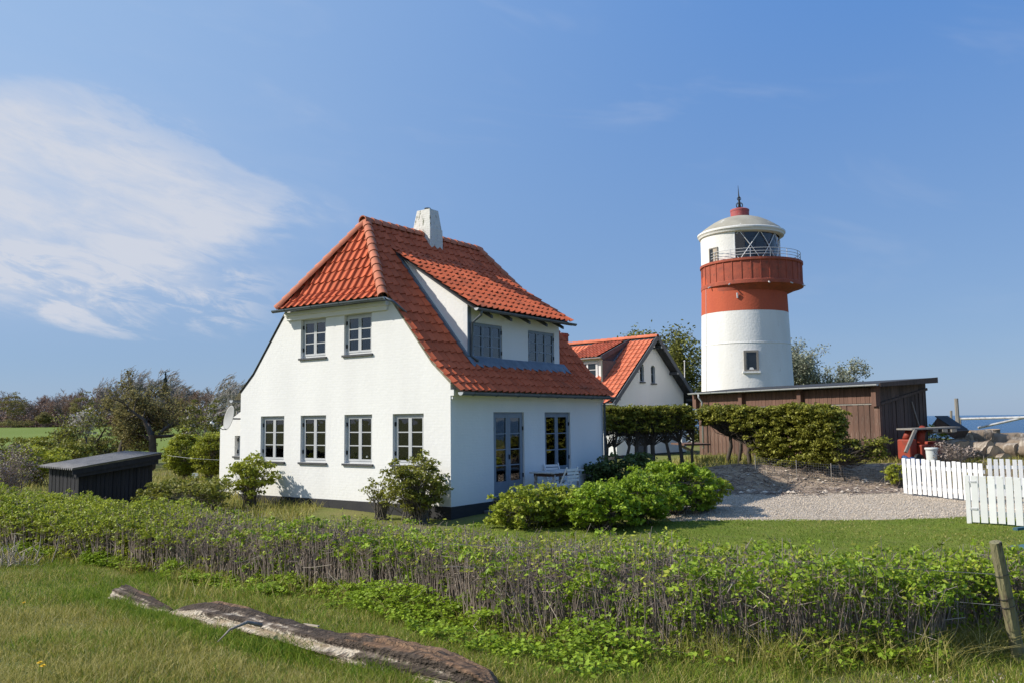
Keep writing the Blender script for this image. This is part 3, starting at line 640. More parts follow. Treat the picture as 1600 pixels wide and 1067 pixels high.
for i in range(3):
    v = 3.44+i*.2; MB().prism([(v, 3.555, 7.63), (v+.2, 3.555, 7.63), (v+.1, 3.52, 7.54-.03)], (0, -.012, .012)).build('chimney_flashing', 'chimney_white', roof)
# lean-to at the back left
LT = (1.0, 6.2, HW, 10.15)
lt_z = lambda u: 2.36+.50*(10.15-u)
wall_panel('annex_wall', [(HW+.0, .25), (10.15, .25), (10.15, lt_z(10.15)), (HW, lt_z(HW))], [(8.75, 1.50, 9.42, 2.12)], .25, lambda a, b, d: (1.0+d, a, b), 'white_wall', house)
MB().box((1.25, 9.9, .2), (6.2, 10.148, 2.24)).box((6.0, HW, .2), (6.2, 9.9, 2.3)).box((1.02, HW+.02, -.2), (6.18, 10.13, .25)).build('annex_wall', 'white_wall', house)
win_parts(house, lambda a, b, d: (1.0+d, a, b), 8.75, 1.50, 9.42, 2.12, 2, 2, 'paint_grey', depth=.12)
MB().prism([(1.26, HW, lt_z(HW)-.09), (1.26, 10.2, lt_z(10.2)-.09), (1.26, 10.2, lt_z(10.2)-.03), (1.26, HW, lt_z(HW)-.03)], (5.0, 0, 0)).build('annex_roof', 'tile', house)
box('blind', (1.5, 8.7, 1.4), (1.52, 9.5, 2.2), 'interior', house)

# ------------------------------------------------------------------ terrace, steps
def house_box(name, a, b, m):
    mb = MB(); mb.box(a, b); o = mb.build(name, m); o.matrix_world = HM; return o
t_ = house_box('terrace', (1.75, -2.35, -.3), (7.3, -.02, .44), 'stone_grey'); t_['kind'] = 'structure'
st = thing('door_steps', 'low grey stone steps below the blue grey french door', 'steps', HO, math.pi/2-HA)
bevel(box('step', (1.22, -1.05, -.3), (1.745, -.02, .30), 'stone_grey', st), .02); bevel(box('step', (.92, -1.0, -.3), (1.216, -.02, .16), 'stone_grey', st), .02)

# ------------------------------------------------------------------ lighthouse
LX, LY = 12.36, 45.0
LG = tz(LX, LY)
lh = thing('lighthouse', 'round white lighthouse with red band, red gallery and glazed lantern', 'lighthouse', (LX, LY, 0))
rad = lambda z: 2.35-.0315*(z-4.1)
N_ = 96
MB().lathe([(rad(z), z) for z in np.linspace(LG-.3, 7.90, 9)], N_).build('tower_wall', 'tower_white', lh, smooth=True)
MB().lathe([(rad(z)+.004, z) for z in np.linspace(7.90, 9.9, 5)], N_).build('red_band', 'tower_red', lh, smooth=True)
MB().lathe([(rad(6.25)+.0, 6.23), (rad(6.25)+.014, 6.24), (rad(6.25)+.014, 6.29), (rad(6.25), 6.30)], N_).build('string_course', 'tower_white', lh, smooth=True)
# gallery: a drum set off the tower's axis to the right
GX, GY, GR = .42, -.02, 2.63
gal = MB(); K = 96
rings = [(0, 0, rad(8.9)+.0, 8.92), (GX*.75, GY*.75, 2.44, 9.16), (GX, GY, GR, 9.24), (GX, GY, GR, 9.42), (GX, GY, GR-.05, 9.45), (GX, GY, GR-.05, 10.38), (GX, GY, GR+.02, 10.42), (GX, GY, GR+.02, 10.54), (GX, GY, GR-.18, 10.55), (GX, GY, GR-.18, 9.75), (0, 0, 1.9, 9.75)]
v = []; f = []
for (cx, cy, r, z) in rings:
    for k in range(K): v.append((cx+r*math.cos(2*math.pi*k/K), cy+r*math.sin(2*math.pi*k/K), z))
for i in range(len(rings)-1):
    for k in range(K): f.append((i*K+k, i*K+(k+1) % K, (i+1)*K+(k+1) % K, (i+1)*K+k))
gal.add(v, f); gal.build('gallery', 'tower_red_old', lh, auto=True)
for k in range(34):
    t = 2*math.pi*k/34; c, s = math.cos(t), math.sin(t); r0, r1 = GR-.06, GR-.022; w_ = .03
    p = [(GX+c*r0-s*w_, GY+s*r0+c*w_), (GX+c*r0+s*w_, GY+s*r0-c*w_), (GX+c*r1+s*w_, GY+s*r1-c*w_), (GX+c*r1-s*w_, GY+s*r1+c*w_)]
    MB().prism([(a, b, 9.42) for a, b in p][::-1], (0, 0, .99)).build('gallery_pilaster', 'tower_red_old', lh)
# rail
rp = lambda t, r=GR-.10: (GX+r*math.cos(t), GY+r*math.sin(t))
for z in (10.72, 10.86, 11.02):
    MB().tube([(*rp(2*math.pi*k/60), z) for k in range(61)], .014, 6, cap=False).build('gallery_rail', 'steel_grey', lh, smooth=True)
for k in range(16):
    t = 2*math.pi*(k+.3)/16; MB().tube([(*rp(t), 10.5), (*rp(t), 11.03)], .016, 6).build('rail_post', 'steel_grey', lh)
# lantern room: masonry wall on the left, glass on the right
A0, A1 = R_(-113), R_(-8)
LRX, LRR = -.10, 2.06
MB().lathe([(LRR, 10.42), (LRR, 12.02)], 80, (LRX, 0), A1, A0+2*math.pi).build('lantern_wall', 'tower_white', lh, smooth=True)
MB().lathe([(LRR-.25, 12.0), (LRR-.25, 9.76)], 80, (LRX, 0), A1, A0+2*math.pi).build('lantern_lining', 'interior', lh, smooth=True)
for t in (A0, A1):
    c, s = math.cos(t), math.sin(t); MB().bar((LRX+c*(LRR-.125), s*(LRR-.125), 9.76), (LRX+c*(LRR-.125), s*(LRR-.125), 12.02), .27, .05, (-s, c, 0)).build('lantern_jamb', 'white_paint', lh)
MB().lathe([(LRR, 9.7), (LRR, 10.50), (LRR-.2, 10.52)], 50, (LRX, 0), A0, A1).build('lantern_sill_wall', 'tower_white', lh, smooth=True)
ng = 7
for k in range(ng):
    a = A0+(A1-A0)*k/ng; b = A0+(A1-A0)*(k+1)/ng
    MB().lathe([(LRR-.10, 10.52), (LRR-.10, 12.02)], 4, (LRX, 0), a+.004, b-.004).build('lantern_pane', 'lantern_glass', lh, smooth=True)
dg = (A1-A0)/3.4
for k in range(-1, 4):
    for sgn in (0, 1):
        pts = []
        for j in range(9):
            t = A0+.12+dg*(k+j/8); z = 10.52+1.5*((j/8) if sgn else 1-j/8)
            if A0+.01 < t < A1-.01: pts.append((LRX+(LRR-.05)*math.cos(t), (LRR-.05)*math.sin(t), z))
        if len(pts) > 1: MB().tube(pts, .021, 6).build('glazing_bar', 'white_paint', lh, smooth=True)
MB().lathe([(.5, 9.8), (.62, 10.4), (.75, 10.7), (.8, 11.2), (.75, 11.6), (.55, 11.9)], 24, (LRX, 0)).build('lens', 'glass_dark', lh, smooth=True)
MB().lathe([(1.5, 9.78), (1.5, 12.0)], 30, (LRX, 0), R_(-30), R_(60)).build('lantern_curtain', 'vent_red', lh, smooth=True)
# small window of the lantern room
t = math.atan2(-.964, -.264)-R_(41)
lw = Matrix.Translation((LRX, 0, 0)) @ Matrix.Rotation(t+math.pi/2, 4, 'Z')
def in_frame(mb, name, m, M_, parent): o = mb.build(name, m, parent); o.matrix_local = M_; return o
wn = in_frame(MB().box((-.30, -LRR-.03, 10.55), (-.24, -LRR+.1, 11.3)).box((.24, -LRR-.03, 10.55), (.30, -LRR+.1, 11.3)).box((-.24, -LRR-.03, 11.24), (.24, -LRR+.1, 11.3)), 'lantern_window', 'timber_grey', lw, lh)
in_frame(MB().box((-.24, -LRR-.012, 10.55), (-.02, -LRR+.06, 11.24)), 'pane', 'glass_dark', Matrix(), wn); in_frame(MB().box((-.02, -LRR-.014, 10.55), (.24, -LRR+.06, 11.24)), 'board', 'twig_pale', Matrix(), wn)
# cornice, dome, ventilator, finial
CR = 2.28
MB().lathe([(LRR-.1, 11.96), (LRR+.06, 11.98), (LRR+.14, 12.02), (LRR+.15, 12.06), (CR-.04, 12.12), (CR, 12.16), (CR, 12.24), (CR-.05, 12.27), (1.6, 12.34)], N_, (LRX+.06, 0)).build('dome_cornice', 'tower_white', lh, auto=True)
MB().lathe([(CR-.10, 12.275), (2.05, 12.42), (1.80, 12.60), (1.50, 12.80), (1.15, 12.98), (.80, 13.10), (.48, 13.17), (.3, 13.18)], N_, (LRX+.06, 0)).build('dome', 'dome_concrete', lh, smooth=True)
MB().lathe([(.485, 13.1), (.485, 13.46), (.50, 13.48), (.50, 13.56), (.44, 13.60), (.12, 13.63)], 40, (LRX+.04, 0), cap=True).build('ventilator', 'vent_red', lh, auto=True)
MB().tube([(LRX+.04, 0, 13.6), (LRX+.04, 0, 13.9), (LRX+.02, 0, 14.3), (LRX, 0, 14.92)], [.09, .07, .035, .008], 8).tube([(LRX+.04, 0, 14.22), (LRX+.04, 0, 14.34)], [.07, .02], 8).build('finial', 'iron', lh, smooth=True)
for k in range(4):
    t = k*math.pi/2+.5; c, s = math.cos(t), math.sin(t); pts = [(LRX+.04+c*(.08+.16*math.sin(a)), s*(.08+.16*math.sin(a)), 13.66+.30*a/3.0) for a in np.linspace(0, 3.0, 9)]
    MB().tube(pts, .016, 5).build('finial_scroll', 'iron', lh); pts = [(LRX+.03+c*(.04+.10*math.sin(a)), s*(.04+.10*math.sin(a)), 14.10+.16*a/3.0) for a in np.linspace(0, 3.0, 7)]; MB().tube(pts, .012, 5).build('finial_scroll', 'iron', lh)
# tower window
t = math.atan2(-.964, -.264)+R_(6); tw = Matrix.Rotation(t+math.pi/2, 4, 'Z'); R0 = rad(5.3)
wn = in_frame(MB().box((-.36, -R0-.05, 4.82), (-.26, -R0+.2, 5.86)).box((.26, -R0-.05, 4.82), (.36, -R0+.2, 5.86)).box((-.26, -R0-.05, 5.76), (.26, -R0+.2, 5.86)).box((-.26, -R0-.05, 4.82), (.26, -R0+.2, 4.90)), 'tower_window', 'timber_grey', tw, lh)
in_frame(MB().box((-.26, -R0-.008, 4.90), (.26, -R0+.05, 5.76)), 'pane', 'glass_dark', Matrix(), wn); in_frame(MB().box((-.43, -R0-.10, 4.72), (.43, -R0+.1, 4.815)), 'sill', 'tower_white', Matrix(), wn); in_frame(MB().box((-.26, -R0-.04, 4.90), (-.215, -R0+.0, 5.76)), 'sash', 'timber_grey', Matrix(), wn)
# small fittings: lamp on the band, cable, gallery lamps
tc_ = math.atan2(-.964, -.264)
c, s = math.cos(tc_-R_(8)), math.sin(tc_-R_(8)); MB().tube([(c*2.26, s*2.26, 8.52), (c*2.30, s*2.30, 8.78)], .045, 8).build('wall_lamp', 'steel_grey', lh)
c, s = math.cos(tc_-R_(60)), math.sin(tc_-R_(60)); MB().tube([(c*(rad(z)+.012), s*(rad(z)+.012), z) for z in (.6, 4, 6, 8, 9.2)], .014, 5).build('cable', 'steel_grey', lh)
for a in (-52, -24, 18, 46, 74):
    t = tc_+R_(a); MB().tube([(GX+GR*math.cos(t), GY+GR*math.sin(t), 9.26), (GX+(GR+.14)*math.cos(t), GY+(GR+.14)*math.sin(t), 9.20)], .035, 6).build('gallery_lamp', 'steel_grey', lh)

# ------------------------------------------------------------------ the house behind
BO = Vector((7.87, 46.0, 0)); Bw = Vector((-.715, .699, 0)); bz = tz(4, 46)-.05
BM_ = Matrix((Bw.normalized(), Vector((-.699, -.715, 0)), Vector((0, 0, 1)))).transposed().to_4x4(); BM_.translation = BO      # x along the ridge (away), y down the lit slope, z up
bh = thing('gabled_house', 'white gabled house with orange red roof, small dormer and two arched windows', 'house'); bh.matrix_world = BM_
BR, BS, BHX, BWL = 6.92, .91, 3.95, 3.15      # ridge, slope, roof half width, wall half width
bgab = [(-BWL, bz), (BWL, bz), (BWL, BR-BS*BWL-.12), (0, BR-.12), (-BWL, BR-BS*BWL-.12)]
AW = [(.62, 4.48, .98, 5.45), (-.42, 4.42, -.04, 5.40)]
wall_panel('gable_wall', bgab, AW+[(-1.9, 1.5, -.9, 2.7)], .3, lambda a, b, d: (.5+d, a, b), 'white_render', bh)
wall_panel('gable_wall', bgab, [], .3, lambda a, b, d: (12.2-d, a, b), 'white_render', bh)
MB().box((.8, BWL-.3, bz), (11.9, BWL, BR-BS*BWL-.12)).box((.8, -BWL, bz), (11.9, -BWL+.3, BR-BS*BWL-.12)).build('side_wall', 'white_render', bh)
MB().box((.48, -BWL-.02, bz-.3), (12.22, BWL+.02, bz+.38)).build('plinth', 'plinth_black', bh)
for (a0, b0, a1, b1) in AW:
    am = (a0+a1)/2; r = (a1-a0)/2; K = 10
    arc = [(am+r*math.cos(math.pi*k/K), b1-r+r*math.sin(math.pi*k/K)) for k in range(K+1)]
    sp = MB()
    sp.prism([(.498, a1, b1+.003)]+[(.498, a, b) for a, b in arc[:K//2+1]], (.29, 0, 0)); sp.prism([(.498, a0, b1+.003)]+[(.498, a, b) for a, b in arc[K//2:]][::-1], (.29, 0, 0)); sp.build('arch_spandrel', 'white_render', bh)
    w_ = MB().box((.60, a0+.005, b0+.005), (.66, a0+.05, b1-.005)).box((.60, a1-.05, b0+.005), (.66, a1-.005, b1-.005)).box((.60, a0+.05, b1-.055), (.66, a1-.05, b1-.005)).box((.60, a0+.05, b0+.005), (.66, a1-.05, b0+.05)).box((.605, a0+.05, (b0+b1)/2-.015), (.655, a1-.05, (b0+b1)/2+.015)).build('arched_window', 'paint_bluegrey', bh)
    MB().box((.63, a0+.05, b0+.05), (.64, a1-.05, b1-.05)).build('pane', 'glass', w_); box('sill', (.42, a0-.06, b0-.07), (.6, a1+.06, b0-.005), 'slate', w_)
box('partition_wall', (1.6, -2.8, 3.2), (1.7, 2.8, 5.6), 'interior', bh); box('floor', (.81, -2.8, 3.0), (11.9, 2.8, 3.15), 'interior', bh)
w_ = win_parts(bh, lambda a, b, d: (.5+d, a, b), -1.9, 1.5, -.9, 2.7, 2, 3, 'paint_bluegrey', hinge=False)
# small tiled canopy over the back door in the gable
cn = MB().prism([(.49, .30, 2.62), (.49, 1.62, 2.62), (.49, .95, 3.02)], (-.8, 0, 0)).build('door_canopy', 'tile_far', bh)
box('back_door', (.44, .55, bz+.3), (.498, 1.35, 2.5), 'grey_paint_dark', bh)
# roof deck and joined pantiles
rf = MB()
for s in (1, -1):
    rf.prism([(0, 0, BR-.03), (0, s*BHX, BR-.03-BS*BHX), (0, s*BHX, BR-.13-BS*BHX), (0, 0, BR-.13)][::s], (12.7, 0, 0))
broof = rf.build('roof', 'dark_wood', bh)
def lay_joined(o, ex, ey, W_, T_, cw, cl, m, parent, keep=lambda p: True):
    o, ex, ey = Vector(o), Vector(ex).normalized(), Vector(ey).normalized(); n = ex.cross(ey); mb = MB(); tv, tf = tile_template(cw, cl, .055, .03)
    for r in range(int(T_/cl)):
        for c in range(int(W_/cw)):
            P = o+ex*(c*cw)+ey*(r*cl)
            if not keep(P+ex*cw/2+ey*cl/2): continue
            dz = random.uniform(-.004, .004)
            mb.add([P+ex*x+ey*y+n*(z+dz) for x, y, z in tv], tf)
    return mb.build('roof_tiles', m, parent, stuff=True, auto=True)
sl_ = math.sqrt(1+BS*BS); TL = BHX*sl_
DX0, DX1 = 1.8, 4.1       # dormer along the ridge direction
dy_front, dz_eave, dsl = 2.35, 5.93, .40
dy_top = (BR-.02-dz_eave-dsl*dy_front)/(BS-dsl)   # where the dormer roof meets the slope
def not_dormer(p): return not (DX0+.05 < p.x < DX1-.05 and dy_top+.1 < p.y < dy_front)
# lit slope: y grows downwards, so lay from the eave up
lay_joined((12.7, BHX, BR-BS*BHX), (-1, 0, 0), (0, -1, BS), 12.75, TL, .30, .36, 'tile_far', broof, not_dormer)
lay_joined((0, -BHX, BR-BS*BHX), (1, 0, 0), (0, 1, BS), 12.75, TL, .30, .36, 'tile_far', broof)
half_tiles((12.7, 0, BR+.05), (-.02, 0, BR+.05), .13, .42, (0, 0, 1), 'tile_far', broof)
for s in (1, -1):
    MB().bar((-.03, s*.02, BR-.07), (-.03, s*(BHX+.03), BR-.07-BS*(BHX+.03)), .05, .22, (0, 0, 1)).build('bargeboard', 'grey_paint_dark', bh)
    for y in (.35, 1.85, 3.45):
        z = BR-BS*y-.24; MB().bar((-.02, s*y, z), (.5, s*y, z), .14, .15).build('purlin_end', 'grey_paint_dark', bh); box('purlin_cap', (-.034, s*y-.05, z-.05), (-.021, s*y+.05, z+.05), 'old_white_paint', bh)
gutter((-.05, BHX+.05, BR-BS*BHX-.04), (12.7, BHX+.05, BR-BS*BHX-.04), .07, 'zinc_light', bh)
# dormer
dzw = lambda y: dz_eave+dsl*(dy_front-y)
MB().box((DX0+.12, dy_front-.12, 4.55), (DX1-.12, dy_front, 5.80)).build('dormer_front', 'white_render', bh)
for x0 in (DX0+.06, DX1-.12):
    MB().prism([(x0, dy_front, BR-BS*dy_front-.1), (x0, dy_top, BR-BS*dy_top-.1), (x0, dy_top, dzw(dy_top)-.1), (x0, dy_front, dzw(dy_front)-.1)], (.06, 0, 0)).build('dormer_cheek', 'grey_paint_dark', bh)
MB().prism([(DX0, dy_front+.25, dz_eave-.17), (DX0, dy_top-.1, dzw(dy_top-.1)-.09), (DX0, dy_top-.1, dzw(dy_top-.1)-.03), (DX0, dy_front+.25, dz_eave-.10)], (DX1-DX0, 0, 0)).build('dormer_deck', 'dark_wood', bh)
MB().bar((DX0-.03, dy_front+.28, dz_eave-.16), (DX0-.03, dy_top, dzw(dy_top)-.06), .05, .24).build('dormer_bargeboard', 'grey_paint_dark', bh)
ddir = Vector((0, -(dy_front+.28-dy_top), dzw(dy_top)-(dz_eave-.1)))
lay_joined((DX1, dy_front+.28, dz_eave-.10), (-1, 0, 0), ddir, DX1-DX0, ddir.length, .26, .33, 'tile_far', broof)
gutter((DX0, dy_front+.33, dz_eave-.14), (DX1, dy_front+.33, dz_eave-.14), .06, 'zinc_light', bh)
win_parts(bh, lambda a, b, d: (a, dy_front+.03-d, b), DX0+.45, 4.72, DX1-.45, 5.60, 2, 2, 'white_paint', depth=-.02, hinge=False, panes_glass='glass_dark')
MB().bar((DX0+.04, dy_front, BR-BS*dy_front+.08), (DX0+.04, dy_top+.3, BR-BS*(dy_top+.3)+.08), .12, .06).build('cheek_flashing', 'lead', bh)
# brick chimney
MB().box((6.6, -.32, 6.3), (7.3, .32, 7.62)).box((6.56, -.36, 7.45), (7.34, .36, 7.55)).build('chimney', 'brick_red', bh)

# ------------------------------------------------------------------ long plank shed on the bank
SO = Vector((12.55, 29.4, 0)); Sd = Vector((-.47, .883, 0)).normalized(); Se = Vector((.883, .47, 0)).normalized()
SM = Matrix((Sd, -Se, Vector((0, 0, 1)))).transposed().to_4x4(); SM.translation = SO     # x along the front to the far left, y out of the front (-y is depth), z up
shed = thing('plank_shed', 'long brown plank shed with low felt roof on the bank', 'shed'); shed.matrix_world = SM
sb = .80; SLn, SDp = 9.4, 2.6
zf, zm, zt = sb, 2.92, 3.60
rs = (3.79-3.60)/SDp
plank_me = {}
def plank(name, x, y, z0, z1, w_, t_, m, parent, axis_='x'):
    key = (round(z1-z0, 2), round(w_, 3), t_, m, axis_)
    if key not in plank_me:
        a = (w_, t_, z1-z0) if axis_ == 'x' else (t_, w_, z1-z0); mb = MB(); b = .006
        mb.box((0, 0, 0), a); o = mb.build('board', m); plank_me[key] = o.data; bpy.data.objects.remove(o)
    o = bpy.data.objects.new(name, plank_me[key]); link(o, parent); o.location = (x, y, z0); o.rotation_euler = (random.uniform(-.004, .004), random.uniform(-.005, .005), 0); return o
fw = box('front_wall', (.05, -.16, zf-.1), (SLn, -.08, zt-.02), 'dark_wood', shed)
nb = 38; bw = (SLn-.16)/nb
for i in range(nb):
    plank('board', .16+i*bw, -.078+random.uniform(0, .006)+(.018 if i % 2 else 0), zf-.05+random.uniform(-.04, .04), zm-.02, bw-(.03 if i % 2 else -.015), .02, 'board_brown', fw)
nb = 50; bw2 = (SLn-.2)/nb
for i in range(nb): plank('board', .2+i*bw2, -.07+.003*(i % 3), zm+.035, zt-.10, bw2-.012, .022, 'board_upper', fw)
MB().box((.16, -.07, zm-.02), (SLn, -.03, zm+.02)).build('rail', 'timber_grey', fw)
for x, w_ in ((-.02, .19), (3.35, .19), (6.5, .2), (SLn-.05, .22)):
    box('corner_post', (x, -.10, zm-.08), (x+w_, .12, zt-.06), 'board_upper', shed)
box('corner_post', (-.02, -.12, zf-.15), (.15, .03, zm-.083), 'board_brown', shed); box('corner_post', (-.07, -.1, zf-.15), (-.021, .02, zm-.083), 'board_brown', shed)
ew = MB().prism([(.06, -.16, zf-.1), (.06, -SDp, zf-.1), (.06, -SDp, zt+.18), (.06, -.16, zt-.02)], (.06, 0, 0)).build('end_wall', 'dark_wood', shed)
nb = 24; bw3 = (SDp-.15)/nb
for i in range(nb):
    y = -.13-(i+1)*bw3; zr_ = 2.92+(.52)*(i+.5)/nb
    plank('board', .02+.012*(i % 2), y, zf-.05+random.uniform(-.05, .05), zr_, bw3-.008, .02, 'board_dark', ew, 'y')
for i in range(12):
    y = -.13-(i+1)*bw3*2; zr_ = 2.94+(.52)*(i+.5)/12; plank('board', .03, y, zr_+.03, 3.50+.19*(i+.5)/12, bw3*2-.008, .02, 'board_dark', ew, 'y')
MB().bar((.005, -.13, 2.92), (.005, -SDp-.02, 3.45), .04, .09).build('rail', 'board_dark', ew)
MB().bar((.0, -1.75, 3.0), (.0, -2.25, 1.7), .03, .035).build('batten', 'timber_grey', ew)
box('back_wall', (.05, -SDp, zf-.1), (SLn, -SDp+.08, zt+.1), 'dark_wood', shed); box('end_wall', (SLn-.08, -SDp+.08, zf-.1), (SLn, -.16, zt-.02), 'board_dark', shed)
MB().prism([(-.30, .28, zt-.03), (-.30, -SDp-.16, zt+rs*(SDp+.16)), (-.30, -SDp-.16, zt+rs*(SDp+.16)+.05), (-.30, .28, zt+.02)], (SLn+.45, 0, 0)).build('roof', 'roof_felt', shed)
MB().prism([(-.33, .26, zt-.10), (-.33, -SDp-.18, zt+.06), (-.33, -SDp-.18, zt+.26), (-.33, .26, zt+.035)], (.028, 0, 0)).build('bargeboard', 'board_dark', shed)
g_ = gutter((-.28, .34, zt-.01), (SLn+.15, .34, zt-.01), .06, 'zinc_light', shed)
MB().tube([(SLn-.5, .34, zt-.05), (SLn-.5, .34, zt-.2), (SLn-.5, .16, zt-.4), (SLn-.5, .16, 1.2)], .04, 8).build('downpipe', 'zinc_light', shed, smooth=True)

# ------------------------------------------------------------------ black garden shed to the left
gs = thing('garden_shed', 'small black tarred garden shed with sloping corrugated roof', 'shed')
C0 = Vector((-11.10, 21.85)); Lc = Vector((-13.41, 24.16)); dx = (Lc-C0).normalized(); dyv = Vector((-dx.y, dx.x)); dyv = -dyv if dyv.y < 0 else dyv   # x along the low eave (left-back), y up the slope (right-back)
if dyv.x < 0: dyv = Vector((dx.y, -dx.x))
GM = Matrix(((dx.x, dyv.x, 0, C0.x), (dx.y, dyv.y, 0, C0.y), (0, 0, 1, 0), (0, 0, 0, 1)))
gs.matrix_world = GM
gl, gd = 2.55, 2.0; gz0 = tz(-11, 23)-.1
zlo, zhi = 1.38, 1.66
for i in range(16): plank('board', .14+i*(gl-.16)/16, .12+.01*(i % 2), gz0, zlo, (gl-.16)/16-.01, .02, 'tar_black', gs)
ew2 = MB().prism([(.16, .14, gz0), (.16, gd, gz0), (.16, gd, zhi-.05), (.16, .14, zlo-.02)], (.03, 0, 0)).build('end_wall', 'dark_wood', gs)
for i in range(18):
    y = .14+i*(gd-.14)/18; plank('board', .135+.008*(i % 2), y, gz0, zlo+(zhi-zlo)*(i+.4)/18-.03, (gd-.14)/18-.008, .02, 'tar_black', gs, 'y')
MB().prism([(gl-.05, .16, gz0), (gl-.05, gd, gz0), (gl-.05, gd, zhi-.05), (gl-.05, .16, zlo-.02)], (.03, 0, 0)).build('end_wall', 'tar_black', gs); box('back_wall', (.19, gd-.03, gz0), (gl-.06, gd, zhi-.06), 'tar_black', gs); box('front_wall', (.16, .142, gz0), (gl-.05, .16, zlo-.03), 'dark_wood', gs)
nx, ny = 210, 5; V = []; F = []
for lay_ in (0, 1):
    for i in range(nx):
        x = -.10+(gl+.15)*i/(nx-1)
        for j in range(ny):
            y = -.12+(gd+.28)*j/(ny-1); V.append((x, y, zlo+.035+(zhi-zlo)*y/gd+.028*math.sin(2*math.pi*x/.146)-.012*lay_))
q = nx*ny
for i in range(nx-1):
    for j in range(ny-1):
        a = i*ny+j; F.append((a, a+ny, a+ny+1, a+1)); F.append((a+q, a+1+q, a+ny+1+q, a+ny+q))
for i in range(nx-1): F.append((i*ny, i*ny+q, (i+1)*ny+q, (i+1)*ny)); F.append((i*ny+ny-1, (i+1)*ny+ny-1, (i+1)*ny+ny-1+q, i*ny+ny-1+q))
mesh_obj('corrugated_roof', V, F, 'tar_roof', gs, smooth=True)
MB().prism([(-.06, -.10, zlo-.13), (-.06, gd+.14, zhi-.10), (-.06, gd+.14, zhi+.03), (-.06, -.10, zlo-.005)], (.03, 0, 0)).build('bargeboard', 'tar_black', gs); MB().prism([(-.028, .0, zlo-.2), (-.028, gd+.08, zhi-.22), (-.028, gd+.08, zhi-.1), (-.028, .0, zlo-.09)], (.16, 0, 0)).build('bargeboard', 'tar_black', gs)

# ------------------------------------------------------------------ vegetation builders
def vnoise(x, y, s=1., seed=0.):
    "cheap smooth 2-d noise, about -1..1"
    x = np.asarray(x)*s+seed*7.3; y = np.asarray(y)*s-seed*3.1
    return (np.sin(x*1.7+1.3*np.sin(y*1.1+.5))+np.sin(y*2.1+1.1*np.sin(x*1.5-1.2))+.7*np.sin(x*3.7+y*2.9+seed)+.5*np.sin(y*5.3-x*4.1+2*seed))/2.6
def sphere_pts(n, shell=.55):
    return rand_dirs(n)*(RNG.uniform(shell**3, 1, (n, 1))**(1/3))
def clumped(C, r, per, flat=.8):
    "leaf positions on clumps of radius r round the centres C; more of them on top"
    n = len(C); d = rand_dirs(n*per); d[:, 2] = np.where(d[:, 2] < -.2, -d[:, 2]*.6, d[:, 2]); r = np.repeat(np.broadcast_to(r, (n,)), per)[:, None]
    return np.repeat(C, per, 0)+d*r*RNG.uniform(.55, 1.05, (n*per, 1))*np.array([1, 1, flat])
def shrub(name, label, c, rx, ry, h, n_clump, per, lsize, leafm, stemm='bark_grey', stems=40, group=None, skirt=.15, cr=.16, cat='shrub', shell=.5, spread=.75, rag=.22, second=None):
    c = Vector(c); t = thing(name, label, cat, c, 0, group)
    D = sphere_pts(n_clump, shell); ang = np.arctan2(D[:, 1], D[:, 0])
    lump = 1+rag*vnoise(ang*1.5, D[:, 2]*2.0, 1.3, c.x)
    C = D*lump[:, None]*np.array([rx, ry, (h-skirt)/2]); C[:, 2] += skirt+(h-skirt)/2
    ex_ = RNG.random(len(C)) < .10; cen = np.array([0, 0, h*.45]); C[ex_] = cen+(C[ex_]-cen)*RNG.uniform(1.05, 1.28, (ex_.sum(), 1)); C = C[C[:, 2] > .04]
    P = clumped(C, cr*RNG.uniform(.6, 1.3, len(C)), per)
    V, F = leaves(P, lsize); 
    if second:
        k = RNG.random(len(C)) < second[1]
        P2 = clumped(C[k], cr*1.05, max(1, per//2)); V2, F2 = leaves(P2, lsize*second[2]); np_mesh('blossom', V2, F2, second[0], t)
    np_mesh('leaves', V, F, leafm, t)
    k = RNG.choice(len(C), min(stems, len(C)), replace=False); B = np.stack([RNG.normal(0, rx*.16, len(k)), RNG.normal(0, ry*.16, len(k)), np.full(len(k), -.05)], 1)
    mid = B*.5+C[k]*.5*np.array([.85, .85, 1.1])+RNG.normal(0, .04, (len(k), 3))
    a = sticks(B, C[k], .014*h**.5, .004, 4, mid); j = RNG.integers(0, len(k), len(C)); tt_ = RNG.uniform(.4, .9, (len(C), 1))
    b = sticks(B[j]*(1-tt_)+C[k][j]*tt_, C, .006, .003, 3); V, F = join(a, b); np_mesh('stems', V, F, stemm, t); return t
